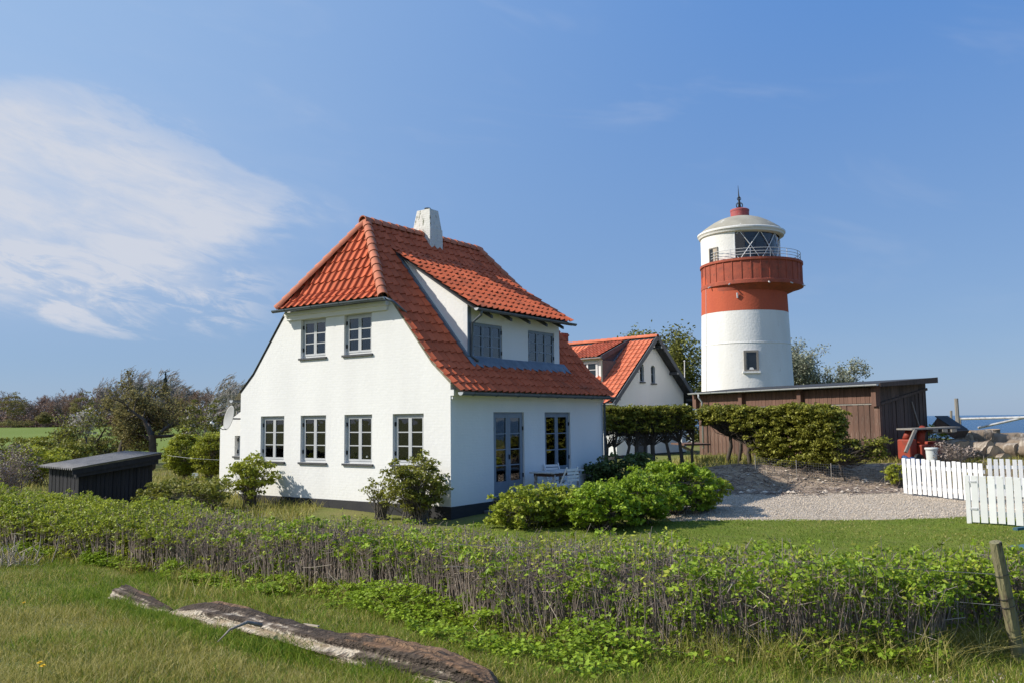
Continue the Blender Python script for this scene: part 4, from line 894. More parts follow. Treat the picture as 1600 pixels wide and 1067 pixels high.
def grow(h, seed, levels=(7, 6, 5, 5), trunk_h=.3, spread=.9, upb=.25, wind=(0, 0, 0), ratio=(.62, .58, .55, .5), tr=.035, rmin=.01, droop=0., taper=.62):
    "branch skeleton: list of levels of (P0, mid, P1, r0, r1)"
    g = np.random.default_rng(seed); wind = np.array(wind, float); out = []
    top = np.array([[g.normal(0, .03)*h, g.normal(0, .03)*h, h*trunk_h]]); P0 = np.zeros((1, 3)); P1 = top+wind*h*.08; r0 = np.array([h*tr]); r1 = r0*.8
    mid = (P0+P1)/2+g.normal(0, .02*h, (1, 3))*np.array([1, 1, .2]); out.append((P0, mid, P1, r0, r1)); Ls = np.array([h*(1-trunk_h)*.95])
    for li, c in enumerate(levels):
        n = len(P0); idx = np.repeat(np.arange(n), c); m = n*c
        t = g.uniform(.45 if li else .75, 1.0, m)[:, None]
        A = np.where(t < .5, P0[idx]+(mid[idx]-P0[idx])*t*2, mid[idx]+(P1[idx]-mid[idx])*(t-.5)*2)
        pd = unit(P1[idx]-mid[idx]); rd = g.normal(size=(m, 3)); rd = unit(rd-pd*np.sum(rd*pd, 1, keepdims=True)*.6)
        d = unit(pd*.55+rd*spread*(.75 if li else .85)+np.array([0, 0, upb])+wind*(.25+.25*li))
        L = Ls[idx]*(ratio[li] if li else .62)*g.uniform(.6, 1.1, m)
        if li == 0: L = np.maximum(L, .35*Ls[idx])
        B = A+d*L[:, None]; M_ = A+d*L[:, None]*.5+g.normal(0, .07, (m, 3))*L[:, None]+np.array([0, 0, .05-droop])*L[:, None]+0*wind
        B = B+wind*L[:, None]*.25
        rr0 = np.maximum(r1[idx]*(.55 if li else .6), rmin); rr1 = np.maximum(rr0*taper, rmin*.8)
        out.append((A, M_, B, rr0, rr1)); P0, mid, P1, r0, r1, Ls = A, M_, B, rr0, rr1, L
    return out
def skel_mesh(sk, upto=None, nside=(8, 6, 4, 3, 3, 3)):
    parts = [sticks(a, b, r0, r1, nside[i], m) for i, (a, m, b, r0, r1) in enumerate(sk[:upto])]
    return join(*parts)
def tree(name, label, loc, h, seed, bark, leafm=None, leaf=.06, per=3, leaf_levels=(3, 4), rz=0., group=None, frac=1., cat='tree', jit=.12, **kw):
    sk = grow(h, seed, **kw); t = thing(name, label, cat, loc, rz, group)
    cut = 3 if len(sk) > 3 else 2
    V, F = skel_mesh(sk, cut); np_mesh('trunk', V, F, bark, t, smooth=True, stuff=False)
    V, F = join(*[sticks(a, b, r0, r1, 3, m) for (a, m, b, r0, r1) in sk[cut:]]); np_mesh('branches', V, F, bark, t)
    if leafm:
        P = np.concatenate([np.concatenate([sk[i][2], (sk[i][1]+sk[i][2])/2]) for i in leaf_levels if i < len(sk)])
        P = P[RNG.random(len(P)) < frac]; P = np.repeat(P, per, 0)+RNG.normal(0, jit, (len(P)*per, 3)); V, F = leaves(P, leaf); np_mesh('crown', V, F, leafm, t)
    return t
def copy_tree(src, label, loc, rz, scale, group=None):
    r = src.copy(); COL.objects.link(r); r.location = loc; r.rotation_euler = (0, 0, rz); r.scale = scale; r['label'] = label
    if group: r['group'] = group
    for ch_ in src.children:
        c = ch_.copy(); COL.objects.link(c); c.parent = r
    return r
def gp(px, Y): 
    "ground point seen at column px, at distance Y"
    p = pix(px, 650, Y); return Vector((p.x, Y, tz(p.x, Y)))

# ------------------------------------------------------------------ the long rose hedge in front
foot = np.array([(-16, 21), (-12.5, 18.6), (-9.4, 16.4), (-8.0, 15.6), (-5.8, 14.0), (-3.8, 12.5), (-2.1, 10.9), (-.7, 9.0), (.0, 7.75), (1.1, 6.85), (2.2, 6.55), (3.0, 6.55), (3.6, 7.1), (6, 7.2), (9, 7.4)])
back = np.array([(-19, 25), (-15, 22), (-11.2, 19.6), (-10.2, 19.0), (-7.2, 17.2), (-5.0, 15.3), (-3.0, 13.7), (-1.0, 12.2), (-.2, 10.9), (1.0, 9.7), (2.2, 9.0), (3.0, 8.5), (4.6, 8.4), (6, 8.4), (9, 8.6)])
cs = np.concatenate([[0], np.cumsum(np.linalg.norm(np.diff(foot, axis=0), axis=1))])
def on_hedge(s, t):
    fx = np.interp(s, cs, foot[:, 0]); fy = np.interp(s, cs, foot[:, 1]); bx = np.interp(s, cs, back[:, 0]); by = np.interp(s, cs, back[:, 1])
    return np.stack([fx+(bx-fx)*t, fy+(by-fy)*t], 1)
hedge = thing('rose_hedge', 'long low rose hedge of bare twigs and fresh leaves crossing the foreground', 'hedge')
def hedge_build():
    n = 19000; s = RNG.uniform(0, cs[-1], n); t = RNG.uniform(0, 1, n)**1.15; xy = on_hedge(s, t); X, Y = xy[:, 0], xy[:, 1]; g = terr(X, Y)
    edge = np.clip(t/.22, 0, 1)
    top = g+.70+.15*(1-sst(-2, 4, X))+.08*vnoise(X, Y, 1.1, 2)+.06*vnoise(X, Y, 3.7, 5)+RNG.normal(0, .05, n)+.12*(RNG.random(n) < .03)-.16*(1-edge)**1.5-.05*(t > .93)
    P0 = np.stack([X, Y, g-.03], 1); lean = RNG.normal(0, .085, (n, 2)); out_ = (on_hedge(s, np.zeros(n))-on_hedge(s, np.ones(n))); out_ = out_/np.linalg.norm(out_, axis=1, keepdims=True)
    lean = lean+out_*((1-edge)*.10)[:, None]; hgt = (top-g)*RNG.uniform(.72, 1.0, n)**.6
    P1 = np.stack([X+lean[:, 0], Y+lean[:, 1], g+hgt], 1); mid = (P0+P1)/2+RNG.normal(0, .028, (n, 3))
    sc_ = np.sqrt(np.maximum(Y, 5)/8)
    A = sticks(P0, P1, .0062*sc_, .0028*sc_, 3, mid)
    # side shoots near the cane tops
    k = RNG.integers(0, n, 24000); tt_ = RNG.uniform(.35, .95, (len(k), 1)); q = mid[k]+(P1[k]-mid[k])*tt_; d = unit(RNG.normal(size=(len(k), 3))*np.array([1, 1, .5])+np.array([0, 0, .8])); Ls = RNG.uniform(.05, .2, (len(k), 1)); e = q+d*Ls; e[:, 2] = np.minimum(e[:, 2], terr(e[:, 0], e[:, 1])+1.0)
    B = sticks(q, e, .0032*sc_[k], .0016*sc_[k], 3)
    V, F = join(A, B); np_mesh('canes', V, F, 'twig', hedge)
    # arching pale dead stems on the front face
    m = 340; s2 = RNG.uniform(0, cs[-1], m); b = on_hedge(s2, RNG.uniform(-.10, .2, m)); gz_ = terr(b[:, 0], b[:, 1]); z0 = gz_+RNG.uniform(0, .6, m); p0 = np.stack([b[:, 0], b[:, 1], z0], 1); dr_ = unit(RNG.normal(size=(m, 3))*np.array([1, .6, .6])); p1 = p0+dr_*RNG.uniform(.10, .42, (m, 1)); p1[:, 2] = np.clip(p1[:, 2], terr(p1[:, 0], p1[:, 1])+.02, 1.15)
    V, F = sticks(p0, p1, .0042, .0022, 3, (p0+p1)/2+RNG.normal(0, .05, (m, 3))); np_mesh('dead_stems', V, F, 'twig_pale', hedge)
    # leaves: thick on the left, thin in the middle, patchy to the right
    left = 1-sst(-7.8, -4.6, X); right = sst(.9, 2.6, X)
    patch = np.clip(.5+.9*vnoise(X, Y, 1.6, 9), 0, 1)
    dens = .05+.15*patch**2+left*.85*(.6+.4*patch)+right*(.14+.55*patch**2)
    k = RNG.random(n) < dens; tip = P1[k]-np.array([0, 0, .02]); nl = len(tip)
    L1 = clumped(tip, .07*sc_[k]**.5, 15); 
    k2 = RNG.random(n) < dens*.55; f2 = RNG.uniform(.1, .85, (k2.sum(), 1)); low = mid[k2]+(P1[k2]-mid[k2])*f2; L2 = clumped(low, .08, 9)
    # leafy clumps climbing the front face
    m = 3200; s3 = RNG.uniform(0, cs[-1], m); b = on_hedge(s3, RNG.uniform(-.02, .14, m)); fx = b[:, 0]; keep = RNG.random(m) < np.clip(.16+.8*(vnoise(fx, fx*.3, 2.2, 4) > -.05)*(fx > .2)+.5*(1-sst(-7.5, -5.0, fx))+.1, 0, 1); b = b[keep]; zz = terr(b[:, 0], b[:, 1])+RNG.uniform(.05, .75, len(b)); zz = np.where(b[:, 0] > .3, terr(b[:, 0], b[:, 1])+.03+.72*RNG.random(len(b))**1.3, zz); C = np.stack([b[:, 0], b[:, 1], zz], 1); L3 = clumped(C, .10, 24)
    P = np.concatenate([L1, L2, L3]); sz = .0215*np.sqrt(np.maximum(P[:, 1], 6)/6.5)
    isl = P[:, 0] < -3.9+RNG.normal(0, .8, len(P))
    V, F = leaves(P[isl], sz[isl], aspect=1.5); np_mesh('leaves', V, F, 'leaf_rose', hedge)
    V, F = leaves(P[~isl], sz[~isl]*np.where(RNG.random((~isl).sum()) < .3, 1.45, .95), aspect=1.6); np_mesh('leaves', V, F, 'leaf_fresh', hedge)
    # opening yellow-green buds over the bare stretch
    k = (RNG.random(n) < .5*(1-left)); C = P1[k]+RNG.normal(0, .02, (k.sum(), 3)); C = np.repeat(C, 3, 0)+RNG.normal(0, .02, (3*k.sum(), 3)); V, F = leaves(C, .024, up=.9, aspect=2.2); np_mesh('buds', V, F, 'leaf_yellow', hedge)
hedge_build()
# weeds along the hedge foot
def weeds():
    n = 15000; s = RNG.uniform(0, cs[-1], n); f0 = on_hedge(s, np.zeros(n)); f1 = on_hedge(s, np.ones(n)); o_ = f0-f1; o_ = o_/np.linalg.norm(o_, axis=1, keepdims=True)
    wide = .35+1.15*sst(-6.5, -3.5, f0[:, 0])*(1-sst(-.2, 2.0, f0[:, 0])); dd = RNG.uniform(-.15, 1, n)*wide; b = f0+o_*dd[:, None]; x = b[:, 0]; t = dd/wide
    dens = np.clip(.22+.45*sst(-6, -3.5, x)*(1-sst(2.0, 3.2, x))+.70*vnoise(x, b[:, 1], 1.9, 3), 0.03, 1)*np.clip(1.15-.9*t+.6*vnoise(x, b[:, 1], 3.1, 7), 0, 1); kk = RNG.random(n) < dens*(1-.72*sst(-.3, 1.2, x)); b = b[kk]; hh = RNG.uniform(.03, .26, len(b))*(.75+.6*vnoise(b[:, 0], b[:, 1], 2, 1))*np.clip(1.1-.5*t[kk], .4, 1)
    C = np.stack([b[:, 0], b[:, 1], terr(b[:, 0], b[:, 1])+hh], 1); P = clumped(C, .075, 12, .6); V, F = leaves(P, .03, up=1.0, aspect=1.5); o = np_mesh('weeds', V, F, 'leaf_fresh'); tag(o, 'bright green leafy weeds along the foot of the rose hedge', 'weeds')
    B = C.copy(); B[:, 2] -= hh; V, F = sticks(B, C, .003, .002, 3); o2 = np_mesh('weed_stems', V, F, 'leaf_dark', o)
weeds()

# ------------------------------------------------------------------ grass
def island_mix(name, cols, rough=.7, tl=.35):
    m, nt, N, L, P = nmat(name); g = N.new('ShaderNodeNewGeometry'); r = N.new('ShaderNodeValToRGB'); L.new(g.outputs['Random Per Island'], r.inputs[0])
    el = r.color_ramp.elements
    while len(el) < len(cols): el.new(.5)
    for i, (p, c) in enumerate(cols): el[i].position = p; el[i].color = (*c, 1)
    L.new(r.outputs[0], P.inputs['Base Color']); P.inputs['Roughness'].default_value = rough; P.inputs['Specular IOR Level'].default_value = .2
    t = N.new('ShaderNodeBsdfTranslucent'); L.new(r.outputs[0], t.inputs[0]); ms = N.new('ShaderNodeMixShader'); ms.inputs[0].default_value = tl; L.new(P.outputs[0], ms.inputs[1]); L.new(t.outputs[0], ms.inputs[2]); L.new(ms.outputs[0], N['Material Output'].inputs[0])
island_mix('grass_green', [(0, (.095, .18, .016)), (.4, (.165, .25, .022)), (.75, (.24, .30, .034)), (1, (.34, .32, .07))])
island_mix('grass_dry', [(0, (.16, .19, .026)), (.35, (.28, .26, .05)), (.7, (.43, .37, .115)), (1, (.56, .49, .21))])
island_mix('grass_lawn', [(0, (.105, .18, .02)), (.5, (.155, .22, .028)), (.85, (.20, .24, .04)), (1, (.30, .28, .09))])
def blades(X, Y, h, w, bend, off=0.):
    n = len(X); Z = terr(X, Y)+off-.01; a = RNG.uniform(0, 2*math.pi, n); d = np.stack([np.cos(a), np.sin(a), np.zeros(n)], 1); b = RNG.normal(size=(n, 2))*bend[:, None]
    B = np.stack([X, Y, Z], 1); w = w[:, None]; h_ = h[:, None]; bb = np.concatenate([b, np.zeros((n, 1))], 1)*h_
    M_ = B+np.array([0, 0, 1])*h_*.55+bb*.35; T = B+np.array([0, 0, 1])*h_*.95+bb
    V = np.stack([B-d*w, B+d*w, M_+d*w*.75, M_-d*w*.75, T], 1).reshape(-1, 3); i = np.arange(n)[:, None]*5
    F = np.concatenate([i+np.array([[0, 1, 2]]), i+np.array([[0, 2, 3]]), i+np.array([[3, 2, 4]])], 0); return V, F
def fore_grass():
    n = 400000; Y = 4.6+13*RNG.random(n)**1.8; X = RNG.uniform(-1, 1, n)*(Y*.66+1.2)
    fy = np.interp(X, foot[:, 0], foot[:, 1]); ok = (Y < fy+.25) & ~((X > 2.2+.3*np.sin(Y*3)) & (Y < 6.4)&(RNG.random(n) < .55)); X, Y = X[ok], Y[ok]
    # green ribbons by the log and by the hedge foot, straw elsewhere
    lx = np.interp(Y, [5.5, 6.2, 9.6, 11.4], [.5, -.2, -3.7, -5.2]); dl = np.abs(X-lx+.25)
    fy = np.interp(X, foot[:, 0], foot[:, 1]); dh = fy-Y
    green = np.clip(np.exp(-(dl/.42)**2)*.95+.85*np.exp(-(dh/.45)**2)*(X > -6)+.35*(1-sst(10, 13, Y))*0+.45*sst(9.5, 13, Y)+.06+.40*vnoise(X, Y, .9, 6)+.15*vnoise(X, Y, 3.1, 2), 0, 1)
    if True: green = np.where(X > lx+.3, np.maximum(green, .45), green)
    isg = RNG.random(len(X)) < green; 
    hmul = (.75+.35*vnoise(X, Y, 1.7, 8)); sc_ = np.sqrt(Y/6.5)
    for nm, k, m, hb in (('grass', isg, 'grass_green', .115), ('dry_grass', ~isg, 'grass_dry', .095)):
        h = np.clip(hb*hmul[k]*RNG.uniform(.5, 1.5, k.sum()), .03, .25); V, F = blades(X[k], Y[k], h, .0032*sc_[k], RNG.uniform(.2, .9, k.sum())); o = np_mesh(nm, V, F, m); tag(o, {'grass': 'rough green meadow grass in the foreground round the driftwood log', 'dry_grass': 'straw coloured dry meadow grass in the left foreground'}[nm], 'grass')
fore_grass()
def straw():
    c = RNG.uniform(0, 1, 90); tx = np.where(c < .7, RNG.uniform(1.2, 4.3, 90), RNG.uniform(-7, 1.2, 90)); ty = np.interp(tx, foot[:, 0], foot[:, 1])-RNG.uniform(-.1, .35, 90); k = np.repeat(np.arange(90), 38); X = tx[k]+RNG.normal(0, .07, len(k)); Y = ty[k]+RNG.normal(0, .07, len(k))
    V, F = blades(X, Y, RNG.uniform(.12, .38, len(k)), .0030*np.sqrt(Y/6.5), RNG.uniform(.3, 1.1, len(k))); o = np_mesh('straw_tufts', V, F, 'grass_dry'); tag(o, 'tufts of long dead straw at the foot of the rose hedge', 'grass')
straw()
def lawn_grass():
    n = 130000; Y = 8+11.7*RNG.random(n)**1.2; X = RNG.uniform(-.9, 13, n); ok = (Y < 19.75-.1*np.maximum(0, X-8)+.1*np.sin(X*1.3)+RNG.normal(0, .10, n)+.12*vnoise(X, X*.1, 3., 4)) & (X < Y*.66+1.2) & (Y > np.interp(X, back[:, 0], back[:, 1])-.2); X, Y = X[ok], Y[ok]
    dry = RNG.random(len(X)) < np.clip(.12+.30*vnoise(X, Y, .55, 3)+.18*vnoise(X, Y, 2.3, 1), .02, .7); h = RNG.uniform(.02, .055, len(X))*(1+.25*vnoise(X, Y, 1.3, 5))
    for nm, k, m, lab in (('lawn_blades', ~dry, 'grass_lawn', 'short mown lawn grass between hedge and gravel drive'), ('dry_lawn_blades', dry, 'grass_dry', 'yellowed patches of short grass in the lawn')):
        V, F = blades(X[k], Y[k], h[k], .0045*np.sqrt(Y[k]/9), RNG.uniform(.2, .9, k.sum()), .02); o = np_mesh(nm, V, F, m); tag(o, lab, 'grass')
lawn_grass()
def rough_grass():
    Xs = []; Ys = []
    def region(n, x0, x1, y0, y1): Xs.append(RNG.uniform(x0, x1, n)); Ys.append(RNG.uniform(y0, y1, n))
    region(26000, -22, -5, 15, 27); region(2500, -5, 0, 11, 17); region(12000, 3.5, 26, 28.4, 34); region(7000, 13.2, 22, 24.4, 28.4); region(9000, -26, -9, 27, 40)
    X = np.concatenate(Xs); Y = np.concatenate(Ys); h = RNG.uniform(.08, .3, len(X)); V, F = blades(X, Y, h, .009*np.sqrt(Y/20), RNG.uniform(.2, .8, len(X))); o = np_mesh('tall_grass', V, F, 'grass_dry'); tag(o, 'tall yellowish grass on the bank and round the garden sheds', 'grass')
rough_grass()
def stones():
    n = 24000; X = RNG.uniform(3.7, 18, n); Y = RNG.uniform(19.2, 25.6, n); ok = (X < Y*.66+1) & (Y > 19.6-.1*np.maximum(0, X-8)); X, Y = X[ok], Y[ok]; n = len(X)
    s = RNG.uniform(.009, .024, n); C = np.stack([X, Y, terr(X, Y)+.014+s*.3], 1); o6 = np.array([(1, 0, 0), (-1, 0, 0), (0, 1, 0), (0, -1, 0), (0, 0, .7), (0, 0, -.7)]); a = RNG.uniform(0, 6.28, n); ca, sa = np.cos(a)[:, None], np.sin(a)[:, None]
    J = o6[None]*RNG.uniform(.6, 1.3, (n, 6, 1)); x = J[..., 0]*ca-J[..., 1]*sa; y = J[..., 0]*sa+J[..., 1]*ca; V = (C[:, None]+np.stack([x, y, J[..., 2]], -1)*s[:, None, None]).reshape(-1, 3)
    f8 = np.array([(0, 2, 4), (2, 1, 4), (1, 3, 4), (3, 0, 4), (2, 0, 5), (1, 2, 5), (3, 1, 5), (0, 3, 5)]); F = (np.arange(n)[:, None, None]*6+f8[None]).reshape(-1, 3); o = np_mesh('gravel_stones', V, F, 'pebble'); tag(o, 'loose pale gravel stones scattered over the drive', 'gravel')
    n = 1500; X = RNG.uniform(2.6, 5.5, n); Y = RNG.uniform(4.5, 6.3, n); s = RNG.uniform(.008, .022, n); C = np.stack([X, Y, terr(X, Y)+s*.3], 1); J = o6[None]*RNG.uniform(.6, 1.3, (n, 6, 1)); V = (C[:, None]+J*s[:, None, None]).reshape(-1, 3); F = (np.arange(n)[:, None, None]*6+f8[None]).reshape(-1, 3); o = np_mesh('wood_chips', V, F, 'pebble'); tag(o, 'pale stones and chips on bare soil beside the leaning post', 'gravel')
mat('pebble', (.60, .51, .41), (.44, .37, .29), scale=30, rough=.85, island=.35)
stones()
def bank_litter():
    n = 2600; X = RNG.uniform(4.5, 17, n); Y = RNG.uniform(25.0, 28.6, n)-.05*X; Z = terr(X, Y)+.04; p0 = np.stack([X, Y, Z], 1); d = unit(RNG.normal(size=(n, 3))*np.array([1, 1, .18])); p1 = p0+d*RNG.uniform(.08, .55, (n, 1)); p1[:, 2] = np.maximum(p1[:, 2], terr(p1[:, 0], p1[:, 1])+.03); V, F = sticks(p0, p1, .010, .006, 3, (p0+p1)/2+RNG.normal(0, .04, (n, 3)))
    o = np_mesh('twig_litter', V, F, 'twig'); tag(o, 'dead twigs and sticks lying on the soil bank below the shed', 'twigs')
bank_litter()
def bank_stones():
    n = 260; X = RNG.uniform(5.5, 15, n); Y = 25.2-.03*X+RNG.uniform(0, 1, n)**1.6*2.6; s = RNG.uniform(.025, .11, n)*RNG.uniform(.5, 1, n); C = np.stack([X, Y, terr(X, Y)+.03+s*.2], 1); o6 = np.array([(1, 0, 0), (.6, .7, .2), (0, 1, 0), (-.7, .6, 0), (-1, 0, .1), (-.6, -.7, 0), (0, -1, .1), (.7, -.6, 0), (.2, .1, .75), (-.2, -.1, .7)])
    J = o6[None]*RNG.uniform(.65, 1.25, (n, 10, 1)); V = (C[:, None]+J*s[:, None, None]*np.array([1, .8, .8])).reshape(-1, 3); f = [(k, (k+1) % 8, 8 if k < 4 else 9) for k in range(8)]+[(4, 9, 8), (0, 8, 9)]; F = (np.arange(n)[:, None, None]*10+np.array(f)[None]).reshape(-1, 3); o = np_mesh('bank_stones', V, F, 'pebble'); tag(o, 'stones and clods lying on the earth bank below the shed', 'stones')
bank_stones()

# ------------------------------------------------------------------ shrubs by the house
def hp(u, v): p = hw(v, u, 0); return Vector((p.x, p.y, tz(p.x, p.y)))
shrub('shrub', 'loose green shrub against the left end of the white gable wall', hp(6.25, -.85), .72, .6, 1.42, 95, 34, .052, 'leaf_yellow', stems=34, cr=.17, skirt=.25, shell=.3)
shrub('shrub', 'twiggy green shrub at the near corner of the white gable wall', hp(.42, -.72), .70, .6, 1.45, 190, 34, .045, 'leaf_hawthorn', stems=70, cr=.16, skirt=.22, shell=.2, rag=.16)
shrub('shrub', 'small half bare shrub in front of the black plinth', hp(1.55, -.75), .55, .45, .95, 40, 14, .045, 'leaf_hawthorn', stems=40, cr=.12, skirt=.3, shell=.3)
shrub('shrub', 'low green bush below the terrace, leftmost of the garden bushes', gp(812, 18.9), .75, .7, .82, 120, 40, .05, 'leaf_rose', stems=40, cr=.15, shell=.3, skirt=0., rag=.3)
shrub('shrub', 'low green bush below the garden table', gp(862, 19.2), .8, .7, .92, 130, 40, .05, 'leaf_rose', stems=40, cr=.16, shell=.3, skirt=0., rag=.3)
shrub('shrub', 'spreading green bush in front of the terrace, left end of the large clump', gp(938, 18.5), .85, .75, 1.0, 150, 40, .052, 'leaf_fresh', stems=40, cr=.16, shell=.3, skirt=0., rag=.3)
shrub('shrub', 'broad green bush in the middle of the large garden clump', gp(992, 19.3), .95, .9, 1.10, 190, 40, .055, 'leaf_fresh', stems=30, cr=.17, shell=.3, skirt=0., rag=.3)
shrub('shrub', 'tallest bright green bush of the garden clump beside the gravel', gp(1050, 21.0), .95, .95, 1.32, 200, 40, .058, 'leaf_fresh', stems=30, cr=.18, shell=.3, skirt=0., rag=.3)
shrub('shrub', 'green bush at the right end of the garden clump on the gravel edge', gp(1092, 21.4), .6, .6, .98, 100, 40, .055, 'leaf_rose', stems=30, cr=.16, shell=.3, skirt=0., rag=.3)
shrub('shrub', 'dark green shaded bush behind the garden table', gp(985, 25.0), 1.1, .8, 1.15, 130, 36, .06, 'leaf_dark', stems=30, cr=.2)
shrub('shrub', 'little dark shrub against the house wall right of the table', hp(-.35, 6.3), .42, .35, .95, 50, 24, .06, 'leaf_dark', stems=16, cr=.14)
shrub('shrub', 'low olive scrub left of the gable, behind the rose hedge', gp(292, 21.5), 1.15, .7, .95, 130, 26, .05, 'leaf_hawthorn', stems=50, cr=.16)
shrub('shrub', 'low ragged scrub at the foot of the lean-to', gp(335, 22.5), .6, .5, .85, 50, 20, .05, 'leaf_hawthorn', stems=40, cr=.13)
# shrubs and hedges behind on the left
shrub('shrub', 'clipped round green shrub behind the garden shed, left of a pair', gp(291, 34), .78, .7, 1.72, 170, 60, .055, 'leaf_yellow', cr=.2, rag=.06, shell=.7)
shrub('shrub', 'clipped round green shrub next to the white lean-to wall', gp(331, 33), .62, .6, 1.78, 150, 60, .055, 'leaf_yellow', cr=.2, rag=.06, shell=.7)
shrub('blossom_shrub', 'loose shrub with white blossom beside the satellite dish', gp(318, 41), 1.5, 1.1, 3.0, 150, 30, .075, 'leaf_far', cr=.26, stems=40, second=('blossom', .35, .8), rag=.3)
shrub('blossom_shrub', 'white flowering bush at the left edge of the apple trees', gp(131, 56), .85, .8, 3.2, 60, 36, .08, 'blossom', cr=.26, stems=30, skirt=1.5)
for i, (px, Y, rx, h, m, lab) in enumerate([(12, 27, 1.1, 1.6, 'twig', 'brown leafless bush at the left edge'), (60, 32, 1.3, 1.35, 'leaf_yellow', 'light green shrub left of the black garden shed'), (98, 38, 1.5, 1.5, 'leaf_hawthorn', 'dull green shrub behind the left end of the black shed'), (20, 44, 2.2, 1.55, 'leaf_hawthorn', 'low hedgerow shrub along the field at the left edge'), (130, 46, 2.0, 1.5, 'leaf_olive', 'hedgerow shrub behind the black shed under the apple trees'), (185, 47, 1.9, 1.5, 'leaf_hawthorn', 'dark hedgerow shrub below the left apple trunk'), (75, 52, 2.4, 1.5, 'leaf_yellow', 'yellow green hedgerow shrub at the edge of the field')]):
    shrub('shrub', lab, gp(px, Y), rx, rx*.8, h, 120, 16 if m == 'twig' else 36, .075 if m != 'twig' else .04, m, stemm='twig' if m == 'twig' else 'bark_grey', cr=.25, stems=110 if m == 'twig' else 40)

# ------------------------------------------------------------------ trees
tree('apple_tree', 'gnarled old apple tree with budding crown, left of the pair behind the black shed', gp(192, 43), 5.6, 21, 'bark_dark', 'leaf_olive', .075, 5, (3, 4), frac=.55, levels=(6, 6, 6, 4), trunk_h=.30, spread=1.15, upb=.18, tr=.038, rmin=.012)
tree('apple_tree', 'gnarled old apple tree with budding crown, right of the pair behind the black shed', gp(238, 41), 5.3, 33, 'bark_dark', 'leaf_olive', .075, 5, (3, 4), frac=.5, levels=(6, 6, 6, 4), trunk_h=.32, spread=1.15, upb=.18, tr=.040, rmin=.012)
tree('apple_tree', 'spreading pale leafed tree at the left of the apple trees', gp(140, 45), 3.9, 45, 'bark_dark', 'leaf_hawthorn', .07, 3, (3, 4), frac=.6, levels=(6, 5, 6, 4), trunk_h=.2, spread=1.2, upb=.15, tr=.03, rmin=.012)
tree('beech_tree', 'big rounded tree coming into leaf behind the gabled house', gp(1048, 66), 11.0, 57, 'bark_grey', 'leaf_far', .14, 8, (2, 3, 4), frac=.9, levels=(9, 7, 7, 5), trunk_h=.2, spread=1.25, upb=.22, tr=.03, rmin=.016, jit=.28)
tree('willow_tree', 'pale grey leafed tree close to the right of the lighthouse', gp(1246, 60), 7.4, 61, 'bark_grey', 'leaf_grey', .10, 6, (2, 3, 4), frac=.8, levels=(8, 6, 5, 4), trunk_h=.15, spread=.55, upb=.5, tr=.022, rmin=.012, jit=.18)
tree('willow_tree', 'pale grey leafed tree standing free above the shed roof', gp(1289, 60), 6.6, 67, 'bark_grey', 'leaf_grey', .10, 6, (2, 3, 4), frac=.8, levels=(8, 6, 5, 4), trunk_h=.15, spread=.6, upb=.45, wind=(.12, 0, 0), tr=.022, rmin=.012, jit=.18)
